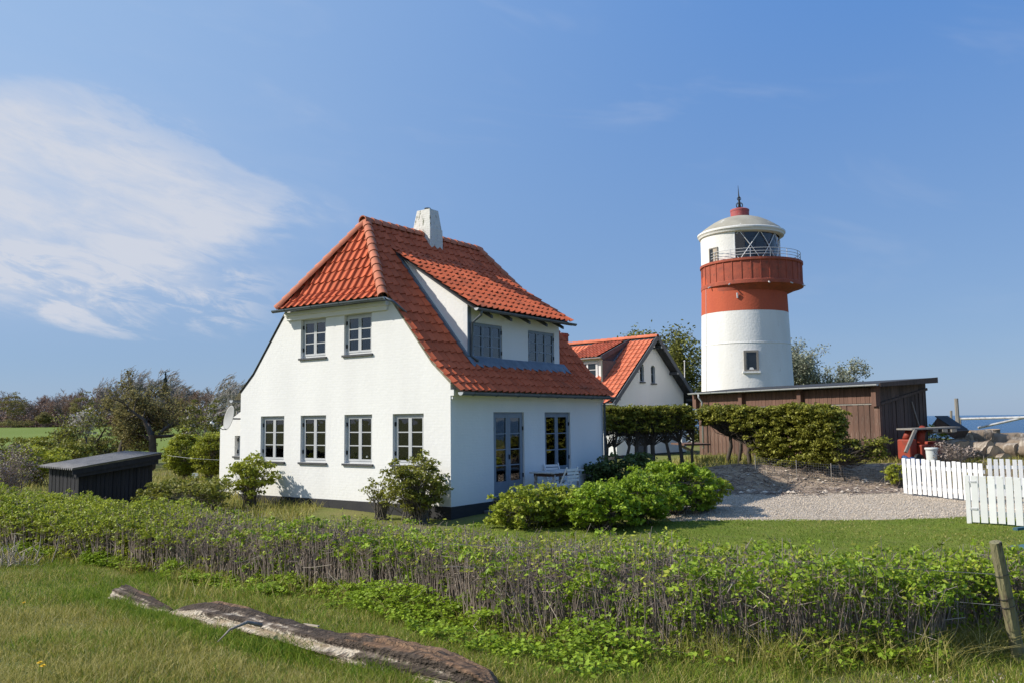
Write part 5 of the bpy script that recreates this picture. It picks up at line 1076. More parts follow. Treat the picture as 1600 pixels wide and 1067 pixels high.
# the wood beyond the field: five kinds of bare tree, copied
def wood():
    kw = dict(levels=(8, 6, 6, 5), trunk_h=.22, tr=.022, rmin=.030)
    pos = [(22, 235, 10.5, 0), (52, 240, 9.5, 1), (84, 240, 10, 1), (112, 235, 11, 0), (140, 232, 12, 1), (168, 228, 13.5, 2), (192, 222, 15.0, 2), (216, 220, 15.4, 2), (236, 222, 14.6, 3), (262, 215, 13.4, 3), (288, 215, 11.6, 0), (322, 125, 9.0, 3), (350, 118, 7.6, 3), (371, 110, 7.8, 2), (6, 230, 9.5, 1), (38, 225, 9.0, 0), (70, 222, 8.5, 1), (98, 220, 9, 0), (125, 218, 10, 1), (155, 216, 10.5, 0), (305, 140, 7.5, 1), (180, 240, 13.5, 0), (248, 235, 13.5, 0), (278, 230, 11, 1), (340, 150, 8, 0)]
    kinds = [('bark_far', (0, 0, 0), .35, .8), ('bark_far_brown', (0, 0, 0), .4, .85), ('bark_far_grey', (.32, 0, 0), .45, .6), ('bark_far_grey', (.5, 0, 0), .3, .6)]
    names = ['dark bare tree', 'brown rounded bare tree', 'tall pale wind-combed bare tree', 'wind-bent grey bare tree']
    protos = {}; ORD = 'first second third fourth fifth sixth seventh eighth ninth tenth eleventh'.split()
    for i, (px, Y, h, k) in enumerate(pos):
        b, wd, ub, spn = kinds[k]; p = gp(px, Y); p.z -= .2
        same = sorted(q[0] for q in pos if q[3] == k); lab = names[k]+' in the wood, '+ORD[same.index(px)]+' of its kind from the left'; sv = (i % 3, k)
        if sv not in protos:
            protos[sv] = (tree('bare_tree', lab, p, 10, 100+10*k+i % 3, b, rz=0, group='bare trees of the wood', wind=wd, upb=ub, spread=spn, **kw)); protos[sv].scale = (h/10*1.15,)*2+(h/10,)
        else: copy_tree(protos[sv], lab, p, random.uniform(-.3, .3) if k > 1 else random.uniform(0, 6.28), (h/10*1.15, h/10*1.15, h/10), 'bare trees of the wood')
    # undergrowth that closes the wood below the crowns
    V = []; n = 2600; px = RNG.uniform(-90, 385, n); Y = RNG.uniform(222, 262, n); X = (px-800)/1333.3*Y; Z = terr(X, Y)+RNG.uniform(0, 6.5, n)*RNG.random(n); C = np.stack([X, Y, Z], 1); P = np.repeat(C, 26, 0)+RNG.normal(0, 1, (n*26, 3))*np.array([1.3, 1.0, .9]); P[:, 2] = np.maximum(P[:, 2], terr(P[:, 0], P[:, 1])+.05); V, F = leaves(P, .30, aspect=1.6); o = np_mesh('undergrowth', V, F, 'bark_far_brown'); tag(o, 'brown thicket under the bare trees beyond the field', 'thicket')
    for px, h in ((257, 13.6),):
        p = gp(px, 214); t = thing('spruce_tree', 'slender spruce tip rising among the bare trees of the wood', 'tree', p); MB().tube([(0, 0, 0), (0, 0, h)], [.2, .03], 6).build('trunk', 'bark_dark', t)
        n = 420; z = RNG.uniform(.15, .99, n); a = RNG.uniform(0, 6.28, n); r = (1-z)*3.6*RNG.uniform(.2, 1, n)*(.65+.35*np.sin(z*46)); V, F = leaves(np.stack([r*np.cos(a), r*np.sin(a), z*h-.25*r], 1), .32, aspect=2.2); np_mesh('crown', V, F, 'needle', t)
    for px, Y, r, h, lab in ((20, 218, 3.2, 8.0, 'yellow green budding tree at the left edge of the wood'), (128, 212, 3.0, 8.0, 'yellow green budding tree in the wood above the blossom'), (70, 210, 1.6, 3.2, 'small bright bush where the field meets the wood'), (25, 212, 4.0, 1.8, 'low green bramble at the foot of the wood')):
        shrub('budding_tree' if h > 3 else 'shrub', lab, gp(px, Y), r, r, h, 70, 40, .20, 'leaf_olive', cr=.75, stems=14, stemm='bark_far', skirt=h*.3 if h > 3 else .1, cat='tree' if h > 3 else 'shrub')
wood()

# ------------------------------------------------------------------ hawthorn hedges on stems
def stem_hedge(name, label, p0, p1, z0, z1, depth, trunks, n_clump, leafm, base, lsz=.055, per=34):
    t = thing(name, label, 'hedge'); p0, p1 = Vector(p0), Vector(p1); d = (p1-p0); L = d.length; d = d/L; nrm = Vector((-d.y, d.x))
    a = RNG.uniform(0, L, n_clump); e = np.clip(RNG.normal(0, .5, n_clump), -1, 1)*depth*.5; zf_ = RNG.random(n_clump)**.75
    lo = z0(a) if callable(z0) else np.full(n_clump, z0); hi_ = z1(a) if callable(z1) else z1; z = lo+(hi_-lo)*zf_+RNG.normal(0, .03, n_clump)
    C = np.stack([p0.x+d.x*a+nrm.x*e, p0.y+d.y*a+nrm.y*e, z], 1); P = clumped(C, .15*RNG.uniform(.6, 1.3, n_clump), per); V, F = leaves(P, lsz); np_mesh('leaves', V, F, leafm, t)
    tops = []
    for i, (tx, w_) in enumerate(trunks):
        x, y = p0.x+d.x*tx, p0.y+d.y*tx; g = base(x, y); pts = []; q = Vector((x, y, g-.1)); ln = random.uniform(-.25, .25)
        zt_ = (z0(np.array([tx]))[0] if callable(z0) else z0)+.3
        for j in range(6):
            f = j/5; pts.append((x+d.x*ln*f+random.uniform(-.05, .05)*(j > 0), y+d.y*ln*f, g-.1+(zt_-g+.1)*f))
        MB().tube(pts, [w_*(1.15-.5*j/5) for j in range(6)], 7).build('trunk', 'bark_dark', t, smooth=True); tops.append((pts[3], pts[4], pts[5]))
    J = RNG.integers(0, len(tops), n_clump*2); S = np.array([tops[j][RNG.integers(0, 3)] for j in J]); E = C[RNG.integers(0, n_clump, n_clump*2)]; k = np.linalg.norm(S-E, axis=1) < 1.3; mid = (S+E)/2+RNG.normal(0, .1, S.shape)
    if k.sum(): V, F = sticks(S[k], E[k], .018, .006, 3, mid[k]); np_mesh('branches', V, F, 'bark_dark', t)
    return t
pA, pB = pix(944, 640, 30.0), pix(1078, 640, 30.3)
stem_hedge('hawthorn_hedge', 'clipped hawthorn hedge on bare dark trunks right of the white cottage', (pA.x, pA.y), (pB.x, pB.y), 2.05, 2.86, .8, [(.12, .05), (.35, .05), (.75, .06), (1.05, .075), (1.35, .05), (1.62, .09), (2.35, .06), (2.75, .07), (3.1, .05)], 850, 'leaf_hawthorn', lambda x, y: tz(x, y))
pA, pB = pix(1100, 640, 30.2), pix(1312, 640, 26.8)
mat('leaf_shedhedge', (.30, .295, .045), (.20, .205, .03), scale=2.2, rough=.55, spec=.3, island=.42, translucent=.3)
Lh = math.hypot(pB.x-pA.x, pB.y-pA.y)
stem_hedge('hawthorn_hedge', 'large ragged hawthorn hedge in front of the brown plank shed', (pA.x, pA.y), (pB.x, pB.y), lambda a: 2.25-1.35*sst(.22*Lh, .55*Lh, a)+.25*sst(.85*Lh, Lh, a), lambda a: 2.76+.05*sst(.02*Lh, .3*Lh, a)+.04*np.sin(a*2.3)+.03*np.sin(a*6.1)-.12*sst(.9*Lh, Lh, a), 1.25, [(.9, .07), (1.3, .06), (1.75, .08)], 2500, 'leaf_shedhedge', lambda x, y: tz(x, y))
pA, pB = pix(1300, 640, 26.6), pix(1385, 640, 26.4)
stem_hedge('hawthorn_hedge', 'low straggling hawthorn spur at the right end of the shed hedge', (pA.x, pA.y), (pB.x, pB.y), lambda a: 1.15+0*a, 1.75, .5, [(.3, .03)], 130, 'leaf_hawthorn', lambda x, y: tz(x, y), per=22)

# ------------------------------------------------------------------ satellite dish on the lean-to
def dish():
    t = thing('satellite_dish', 'grey oval satellite dish on the corner of the lean-to', 'dish'); P = pix(357, 652, 25.7); n = Vector((-.74, -.62, .22)).normalized(); x = Vector((0, 0, 1)).cross(n).normalized(); y = n.cross(x)
    mb = MB(); K = 28; rings = [(0, -.06), (.12, -.055), (.24, -.04), (.33, -.015), (.37, .0), (.375, -.008), (.33, -.03), (.2, -.065), (0, -.075)]; v = []; f = []
    for (r, d) in rings:
        for k in range(K): a = 2*math.pi*k/K; v.append(P+x*(r*.92*math.cos(a))+y*(r*math.sin(a))+n*d)
    for i in range(len(rings)-1):
        for k in range(K): f.append((i*K+k, i*K+(k+1) % K, (i+1)*K+(k+1) % K, (i+1)*K+k))
    mb.add(v, f).build('reflector', 'dish_grey', t, smooth=True)
    e = P+n*.42-y*.28; MB().tube([P-y*.34-n*.02, P-y*.38+n*.08, e], .014, 6).build('feed_arm', 'grey_paint_dark', t); MB().tube([e-n*.03, e+n*.07+y*.03], .035, 10).build('feed_horn', 'white_paint', t)
    w = hw(1.0, 8.25, P.z-.05); MB().tube([P-n*.07, P-n*.16, w], .022, 8).build('mount_arm', 'grey_paint_dark', t)
dish()
# ------------------------------------------------------------------ garden table and chairs
TZ = .44
def table():
    c = hw(3.35, -.85, TZ); t = thing('garden_table', 'weathered white garden table before the narrow window', 'table', c, math.pi/2-HA)
    for i in range(6): bevel(box('tabletop_board', (-.78, -.36+i*.122, .70), (.78, -.36+i*.122+.112, .735), 'old_white_paint', t), .006)
    for x in (-.6, .6):
        for y in (-.28, .28): bevel(box('leg', (x-.035, y-.035, 0), (x+.035, y+.035, .66), 'old_white_paint', t), .006)
    MB().box((-.66, -.30, .62), (.66, -.27, .698)).box((-.66, .27, .62), (.66, .30, .698)).box((-.63, -.27, .62), (-.60, .27, .698)).box((.60, -.27, .62), (.63, .27, .698)).build('apron', 'board_brown', t)
table()
def chair(label, v, u, rz, src=None):
    if src is not None: return copy_tree(src, label, hw(v, u, TZ), math.pi/2-HA+rz, (1, 1, 1), 'white folding garden chairs')
    t = thing('garden_chair', label, 'chair', hw(v, u, TZ), math.pi/2-HA+rz, 'white folding garden chairs')   # faces +y
    for sx in (-.21, .21):
        MB().bar((sx, -.26, .88), (sx, .22, .0), .022, .035, (0, 1, 0)).build('leg', 'white_paint', t); MB().bar((sx*.88, .18, .44), (sx*.88, -.24, .0), .022, .035, (0, 1, 0)).build('leg', 'white_paint', t)
    for i in range(5): y = -.18+i*.085; box('seat_slat', (-.20, y, .43), (.20, y+.068, .448), 'white_paint', t)
    for i in range(4): z = .56+i*.085; MB().bar((-.21, -.265+.0*i-.04*(.3-i*.1), z), (.21, -.265-.04*(.3-i*.1), z), .016, .058).build('back_slat', 'white_paint', t)
    MB().tube([(-.19, -.20, .20), (.19, -.20, .20)], .01, 6).build('stretcher', 'white_paint', t); return t
ch1 = chair('white slatted garden chair drawn up to the near side of the table', 2.75, -1.45, -.15)
chair('white slatted garden chair on the wall side of the table', 4.0, -.38, 2.6, ch1)
# things standing inside the windows
p_ = hw(.22, 2.85, 1.50); t = thing('table_lamp', 'white dome table lamp standing inside the third gable window', 'lamp', p_); MB().lathe([(.0, .26), (.05, .255), (.09, .22), (.115, .16), (.125, .10), (.12, .095)], 20).build('lamp_shade', 'white_paint', t, smooth=True); MB().tube([(0, 0, 0), (0, 0, .02), (0, 0, .10)], [.06, .05, .02], 12).build('lamp_base', 'steel_grey', t)
p_ = hw(.22, 4.50, 1.50); t = thing('candlestick', 'pale candlestick standing inside the second gable window', 'candlestick', p_); MB().lathe([(.05, 0), (.05, .02), (.02, .05), (.03, .12), (.018, .2), (.03, .26), (.03, .28)], 14).build('holder', 'white_paint', t, smooth=True); MB().tube([(0, 0, .27), (0, 0, .58)], .012, 8).build('candle', 'white_paint', t)

# ------------------------------------------------------------------ white picket gates
def picket(name, label, a, b, h, n, lean=0., top=0., pw=.125, post=False, zoff=.06):
    a, b = Vector(a), Vector(b); d = (b-a); L = d.length; d = d/L; za, zb = tz(a.x, a.y), tz(b.x, b.y)
    M_ = Matrix(((d.x, -d.y, 0, a.x), (d.y, d.x, 0, a.y), (0, 0, 1, za), (0, 0, 0, 1))); t = thing(name, label, 'gate' if 'gate' in name else 'fence'); t.matrix_world = M_
    me = None
    for i in range(n):
        x = L*(i+.5)/n
        if me is None:
            mb = MB(); w = pw/2; mb.box((-w, -.011, 0), (w, .011, h)); o = bevel(mb.build('picket', 'white_paint', t), .004); me = o
        else: o = me.copy(); COL.objects.link(o)
        o.location = (x, -.012-random.uniform(0, .003), zoff+(zb-za)*x/L+random.uniform(-.014, .012)+top*x/L); o.rotation_euler = (random.uniform(-.01, .01), lean+random.uniform(-.011, .011), 0)
    for z in (.2*h, .78*h): MB().bar((0, .022, zoff+z), (L, .022, zoff+z+(zb-za)), .04, .09).build('rail', 'white_paint', t)
    if post:
        box('post', (-.10, -.03, -.2), (-.01, .06, h+.05), 'white_paint', t)
        for z in (.28, .86): MB().bar((-.03, -.032, z*h+zoff), (.12, -.036, z*h+zoff), .012, .035).build('hinge', 'steel_grey', t)
    return t
picket('picket_gate', 'open white picket gate at the far side of the gravel drive', (10.90, 24.15), (12.15, 22.25), .97, 16, lean=-.012, pw=.108)
gA = pix(1544, 770, 23.4); picket('picket_fence', 'white picket fence behind the nearer gate at the right edge', (gA.x, 23.4), (gA.x+2.9, 22.0), .99, 22, pw=.10)
gA = pix(1519, 811, 18.75); picket('picket_gate', 'near white picket gate beside the lawn at the right edge', (gA.x, 18.75), (gA.x+2.1, 17.2), 1.0, 16, post=True, pw=.135)

# ------------------------------------------------------------------ heap of sawn trunks, barrier, posts
mat('log_bark', (.26, .20, .145), (.15, .115, .085), scale=4, rough=.95, bump=.9, bscale=9, bdist=.06, stretch=(1, 1, .4), c3=(.44, .38, .31), s3=3, t3=(.52, .66))
mat('log_end', (.42, .31, .20), (.28, .20, .13), scale=3, rough=.9, bump=.5, bscale=12, c3=(.15, .11, .08), s3=5, t3=(.55, .66))
def cut_log(label, px, py, Y, r, L, yaw, pitch_=0., group='sawn trunks heaped behind the gates', cat='log'):
    c = pix(px, py, Y); t = thing('log', label, cat, c, yaw, group); v = []; f = []; K = 16; S = 7; sd = random.random()*50
    for i in range(S):
        x = -L/2+L*i/(S-1)
        for k in range(K):
            a = 2*math.pi*k/K; rr = r*(1+.12*math.sin(3*a+sd)+.07*math.sin(5*a+x*4+sd)+.06*math.sin(x*7+sd)); v.append((x, rr*math.cos(a), rr*math.sin(a)))
    for i in range(S-1):
        for k in range(K): f.append((i*K+k, i*K+(k+1) % K, (i+1)*K+(k+1) % K, (i+1)*K+k))
    o = mesh_obj('bark', v, f, 'log_bark', t, smooth=True)
    for s, i in ((-1, 0), (1, S-1)):
        e = [Vector(v[i*K+k])*1.0 for k in range(K)]; cc = Vector((s*(L/2+.02), 0, 0)); vv = [cc]+[Vector((p.x, p.y*.97, p.z*.97)) for p in e]; mesh_obj('cut_end', vv, [(0, 1+k, 1+(k+1) % K) if s > 0 else (0, 1+(k+1) % K, 1+k) for k in range(K)], 'log_end', t)
    t.rotation_euler = (random.uniform(-.3, .3), pitch_, yaw); return t
LG_ = [('leftmost small round of trunk on top of the heap', 1506, 678, 31.5, .26, .5, -.9, 0), ('flat stump lying on the heap with a dark shadow below', 1531, 677, 32, .36, .75, -.1, 0), ('dark upright stump on top of the heap before the sea', 1548, 674, 32.5, .36, .6, .2, 1.5),
       ('pale slab of trunk at the top middle of the heap', 1566, 681, 31.5, .25, .7, -1.2, .2), ('broad pale trunk section with ragged bark', 1528, 699, 29.5, .40, .9, -1.1, 0), ('round dark cut end low in the heap', 1546, 704, 29.2, .36, .8, -1.5, 0), ('pale curved trunk lying across the heap', 1578, 682, 30.5, .24, 1.1, -.3, .15),
       ('brown trunk section in the middle right of the heap', 1574, 694, 29.8, .30, .8, -1.0, 0), ('small trunk piece at the foot of the heap', 1562, 710, 28.8, .24, .6, -1.4, 0), ('trunk section at the right edge of the heap', 1598, 693, 29.5, .32, .9, -1.1, 0), ('fallen trunk behind the heap at the right edge', 1590, 677, 33, .26, 1.6, -.15, 0), ('big grey trunk in the shade right of the red machine', 1490, 697, 30.0, .48, 1.0, -1.25, 0)]
for a in LG_: cut_log(a[0], a[1], a[2]+9, *a[3:])
def post(label, px, top, bot, Y, w, m='timber_grey', lean=0., name='timber_post'):
    a = pix(px, bot, Y); b = pix(px+lean, top, Y); t = MB().tube([a-Vector((0, 0, .3)), b], [w, w*.9], 6).build(name, m); return tag(t, label, 'post')
post('tall weathered timber post above the log heap', 1497, 622, 668, 36, .085, lean=-3); post('short weathered post left of the tall one', 1486, 641, 665, 37, .055)
t = thing('pole_barrier', 'white horizontal pole barrier with a diagonal stay before the sea', 'barrier')
a, b = pix(1500, 654, 37), pix(1640, 650.5, 35); MB().tube([a, b], .05, 8).build('boom', 'old_white_paint', t); MB().tube([pix(1528, 668, 36.2), pix(1602, 651.5, 35.6)], .05, 8).build('stay', 'old_white_paint', t)
bb = pix(1636, 655, 35); MB().tube([Vector((bb.x, bb.y, tz(bb.x, bb.y)-.2)), bb+Vector((0, 0, .25))], .07, 8).build('support_post', 'old_white_paint', t); aa = pix(1500, 655, 37); MB().tube([Vector((aa.x, aa.y, tz(aa.x, aa.y)-.2)), aa+Vector((0, 0, .1))], .05, 8).build('support_post', 'timber_grey', t)
# red machine under a plank rest, with bucket, tarpaulin and pallet
mat('machine_red', (.34, .055, .03), (.24, .04, .024), scale=3, rough=.6, c3=(.16, .06, .04), s3=6, t3=(.55, .7))
mat('tarp_blue', (.04, .085, .20), (.03, .06, .15), scale=6, rough=.5, bump=.5, bscale=8)
mat('bucket_white', (.68, .70, .66), (.58, .60, .56), scale=3, rough=.5)
def yard():
    c = pix(1437, 712, 28.8); g = tz(c.x, c.y); t = thing('machine', 'rusty red farm machine stored beside the end of the plank shed', 'machine', (c.x, c.y, g), .35)
    bevel(MB().box((-.35, -.45, .12), (.35, .4, .62)).build('hopper', 'machine_red', t), .04, 2); bevel(MB().box((-.7, -.3, .12), (-.38, .25, .8)).build('side_box', 'machine_red', t), .05, 2); bevel(MB().box((.38, -.2, .05), (.85, .4, .70)).build('engine_box', 'machine_red', t), .05, 2)
    MB().tube([(-.15, -.2, .6), (-.1, -.2, .95), (.1, -.1, 1.15)], .13, 10).build('chute', 'machine_red', t, smooth=True); MB().tube([(-.55, 0, .8), (-.4, 0, 1.05)], .12, 10).build('chute', 'machine_red', t, smooth=True)
    for x in (-.5, .6): MB().tube([(x, -.5, .16), (x, -.40, .16)], .17, 16).build('wheel', 'iron', t)
    c = pix(1456, 716, 27.6); b = thing('bucket', 'white lidded bucket in front of the red machine', 'bucket', (c.x, c.y, tz(c.x, c.y)+.18)); MB().lathe([(.155, 0), (.175, .40)], 24, cap=False).build('body', 'bucket_white', b, smooth=True); MB().lathe([(.20, .39), (.205, .43), (.19, .45), (.0, .455)], 24).build('lid', 'bucket_white', b, auto=True)
    MB().box((-.15, -.15, -.35), (.15, .15, -.005)).build('stand', 'timber_grey', b)
    c = pix(1450, 668, 28.9); s = thing('plank_rest', 'grey plank shelf on a slanting prop over the red machine', 'shelf'); l, r_ = pix(1413, 670, 28.4), pix(1487, 667, 28.8)
    MB().bar(l, r_, .8, .05).build('plank', 'timber_grey', s); 
    for q in (1455, 1470, 1484): w = pix(q, 672, 28.5); MB().bar(w+Vector((0, -.3, 0)), w+Vector((0, .5, 0)), .16, .09).build('block', 'timber_grey', s)
    MB().bar(pix(1455, 676, 28.4), pix(1486, 674.5, 28.6), .3, .025).build('under_board', 'timber_grey', s); MB().bar(pix(1430, 671, 28.0), pix(1415, 706, 27.9), .09, .09, (0, 1, 0)).build('prop', 'timber_grey', s)
    t3 = thing('tarpaulin', 'crumpled blue tarpaulin at the foot of the plank shed', 'tarpaulin'); V = []; nx, ny = 26, 12
    for i in range(nx):
        p = pix(1411+34*i/(nx-1), 712+6*math.sin(i/nx*3)-2, 27.9)
        for j in range(ny):
            z = tz(p.x, p.y)+.03+.22*math.sin(math.pi*j/(ny-1))*(1-.6*i/nx)*(1+.4*math.sin(i*1.3+j))+.03*math.sin(i*2.1+j*1.7); V.append((p.x, p.y-.25+.5*j/(ny-1), z))
    mesh_obj('sheet', V, [(i*ny+j, (i+1)*ny+j, (i+1)*ny+j+1, i*ny+j+1) for i in range(nx-1) for j in range(ny-1)], 'tarp_blue', t3, smooth=True)
    # upturned dark boat-like pallet stack behind
    k = thing('timber_slab', 'dark slanting slab of timber leaning behind the plank shelf', 'timber'); a, b = pix(1470, 657, 30.5), pix(1502, 678, 30); MB().bar(a, b, 1.0, .30).build('slab', 'board_dark', k); MB().bar(a+Vector((.02, 0, .17)), b+Vector((.02, 0, .17)), 1.04, .03).build('cover', 'roof_felt', k)
    shrub('shrub', 'small yellow green bush at the far corner of the plank shed', gp(1463, 32.5), .5, .4, 1.35, 50, 24, .06, 'leaf_yellow', cr=.18, stems=20); shrub('shrub', 'pale scrubby bush at the foot of the shed corner', gp(1400, 25.8), .42, .35, .72, 50, 22, .055, 'leaf_yellow', cr=.13, stems=30); shrub('shrub', 'dry brown brush around the red machine', gp(1480, 27.6), .8, .5, .75, 60, 14, .04, 'twig', stemm='twig', cr=.2, stems=90)
yard()
# wire netting at the foot of the shed hedge
def netting():
    t = thing('wire_netting', 'low wire netting fence below the hawthorn hedge', 'fence'); a, b = pix(1180, 720, 27.2), pix(1414, 720, 25.9); n = 60; pts = []
    for i in range(n+1): f = i/n; x = a.x+(b.x-a.x)*f; y = a.y+(b.y-a.y)*f; pts.append(Vector((x, y, tz(x, y))))
    S0 = []; S1 = []
    for i in range(0, n+1):
        S0.append(pts[i]+Vector((0, 0, .02))); S1.append(pts[i]+Vector((0, 0, .55)))
    for h in np.linspace(.04, .55, 8):
        for i in range(n): S0.append(pts[i]+Vector((0, 0, h))); S1.append(pts[i+1]+Vector((0, 0, h)))
    V, F = sticks(np.array(S0), np.array(S1), .0035, .0035, 3); np_mesh('mesh', V, F, 'steel_dark', t)
    for i in (0, 17, 31, 52): MB().tube([pts[i]-Vector((0, 0, .2)), pts[i]+Vector((0, 0, .6))], .014, 6).build('stake', 'timber_grey', t)
mat('steel_dark', (.16, .16, .16), (.10, .10, .10), scale=3, rough=.6)
netting()
# ladder, white ladder-stand and mast between the two hedges
def ladder():
    t = thing('ladder', 'white ladder standing between the hawthorn hedge and the plank shed', 'ladder'); a0, a1 = pix(1066, 700, 33), pix(1061, 636, 33); b0, b1 = pix(1081, 690, 33), pix(1073, 630, 33)
    MB().tube([a0, a1], .04, 6).build('stile', 'white_paint', t); MB().tube([b0, b1], .04, 6).build('stile', 'white_paint', t)
    for i in range(6): f = .08+.17*i; MB().tube([a0+(a1-a0)*f, b0+(b1-b0)*f], .025, 6).build('rung', 'white_paint', t)
    MB().bar(pix(1066, 637, 33), pix(1092, 640, 33), .05, .06).build('cross_arm', 'white_paint', t)
    k = thing('wooden_ramp', 'brown board ramp leaning below the ladder', 'ramp'); a, b = pix(1068, 692, 32.5), pix(1090, 694, 31.0); MB().bar(a, b, 1.0, .06).build('deck', 'board_brown', k); MB().bar(pix(1066, 697, 32.3), pix(1090, 708, 31), .06, .08).build('strut', 'timber_grey', k)
ladder()
p0, p1 = pix(1069, 640, 50), pix(1069.5, 564, 50); f_ = thing('flagpole', 'thin pale flagpole between the gabled house and the lighthouse', 'flagpole'); MB().tube([Vector((p0.x, p0.y, .2)), p1], [.045, .025], 8).build('pole', 'white_paint', f_); MB().lathe([(.0, .06), (.05, .03), (.05, -.02), (.0, -.05)], 10, (p1.x, p1.y)).build('finial', 'white_paint', f_).location = (0, 0, p1.z)
p = gp(307, 29); s_ = thing('garden_sign', 'tiny white plate on a stake below the clipped shrubs', 'sign', p); MB().tube([(0, 0, -.1), (0, 0, .5)], .015, 6).build('stake', 'timber_grey', s_); box('plate', (-.10, -.015, .42), (.10, .0, .58), 'white_paint', s_)
w_ = MB().tube([pix(262, 711, 27), pix(300, 715.5, 26.5), pix(343, 718, 26.4)], .003, 5).build('clothes_line', 'white_paint'); tag(w_, 'thin pale washing line strung to the lean-to wall', 'line')

# ------------------------------------------------------------------ driftwood log in the grass
def drift_mat():
    m, nt, N, L, P = nmat('driftwood'); P.inputs['Roughness'].default_value = .95; P.inputs['Specular IOR Level'].default_value = .1
    tc = N.new('ShaderNodeTexCoord'); mp = N.new('ShaderNodeMapping'); mp.inputs['Rotation'].default_value = (0, 0, R_(45)); mp.inputs['Scale'].default_value = (.16, 1, 1); mp.vector_type = 'TEXTURE' if False else 'POINT'; L.new(tc.outputs['Object'], mp.inputs[0])
    at = N.new('ShaderNodeAttribute'); at.attribute_name = 'ring'
    n1 = N.new('ShaderNodeTexNoise'); n1.inputs['Scale'].default_value = 6; n1.inputs['Detail'].default_value = 9; n1.inputs['Roughness'].default_value = .7; L.new(mp.outputs[0], n1.inputs[0])
    n2 = N.new('ShaderNodeTexNoise'); n2.inputs['Scale'].default_value = 34; n2.inputs['Detail'].default_value = 7; L.new(mp.outputs[0], n2.inputs[0])
    ad = N.new('ShaderNodeMath'); ad.operation = 'MULTIPLY_ADD'; L.new(n1.outputs[0], ad.inputs[0]); ad.inputs[1].default_value = .7; L.new(at.outputs['Fac'], ad.inputs[2])
    r = N.new('ShaderNodeValToRGB'); e = r.color_ramp.elements; e[0].position = .34; e[0].color = (.44, .35, .25, 1); e[1].position = 1.0; e[1].color = (.30, .19, .12, 1)
    for p_, c_ in ((.50, (.66, .58, .47)), (.57, (.24, .19, .15)), (.66, (.085, .068, .056)), (.88, (.115, .088, .07)), (.95, (.25, .155, .10))): x = e.new(p_); x.color = (*c_, 1)
    L.new(ad.outputs[0], r.inputs[0]); mx = N.new('ShaderNodeMix'); mx.data_type = 'RGBA'; mx.blend_type = 'MULTIPLY'; mx.inputs[0].default_value = .7; L.new(r.outputs[0], mx.inputs[6])
    r2 = N.new('ShaderNodeValToRGB'); r2.color_ramp.elements[0].position = .35; r2.color_ramp.elements[0].color = (.45, .45, .45, 1); r2.color_ramp.elements[1].position = .6; L.new(n2.outputs[0], r2.inputs[0]); L.new(r2.outputs[0], mx.inputs[7]); L.new(mx.outputs[2], P.inputs['Base Color'])
    b = N.new('ShaderNodeBump'); b.inputs['Strength'].default_value = 1.; b.inputs['Distance'].default_value = .09; L.new(n2.outputs[0], b.inputs['Height']); L.new(b.outputs[0], P.inputs['Normal'])
from mathutils import noise as mnoise
drift_mat()
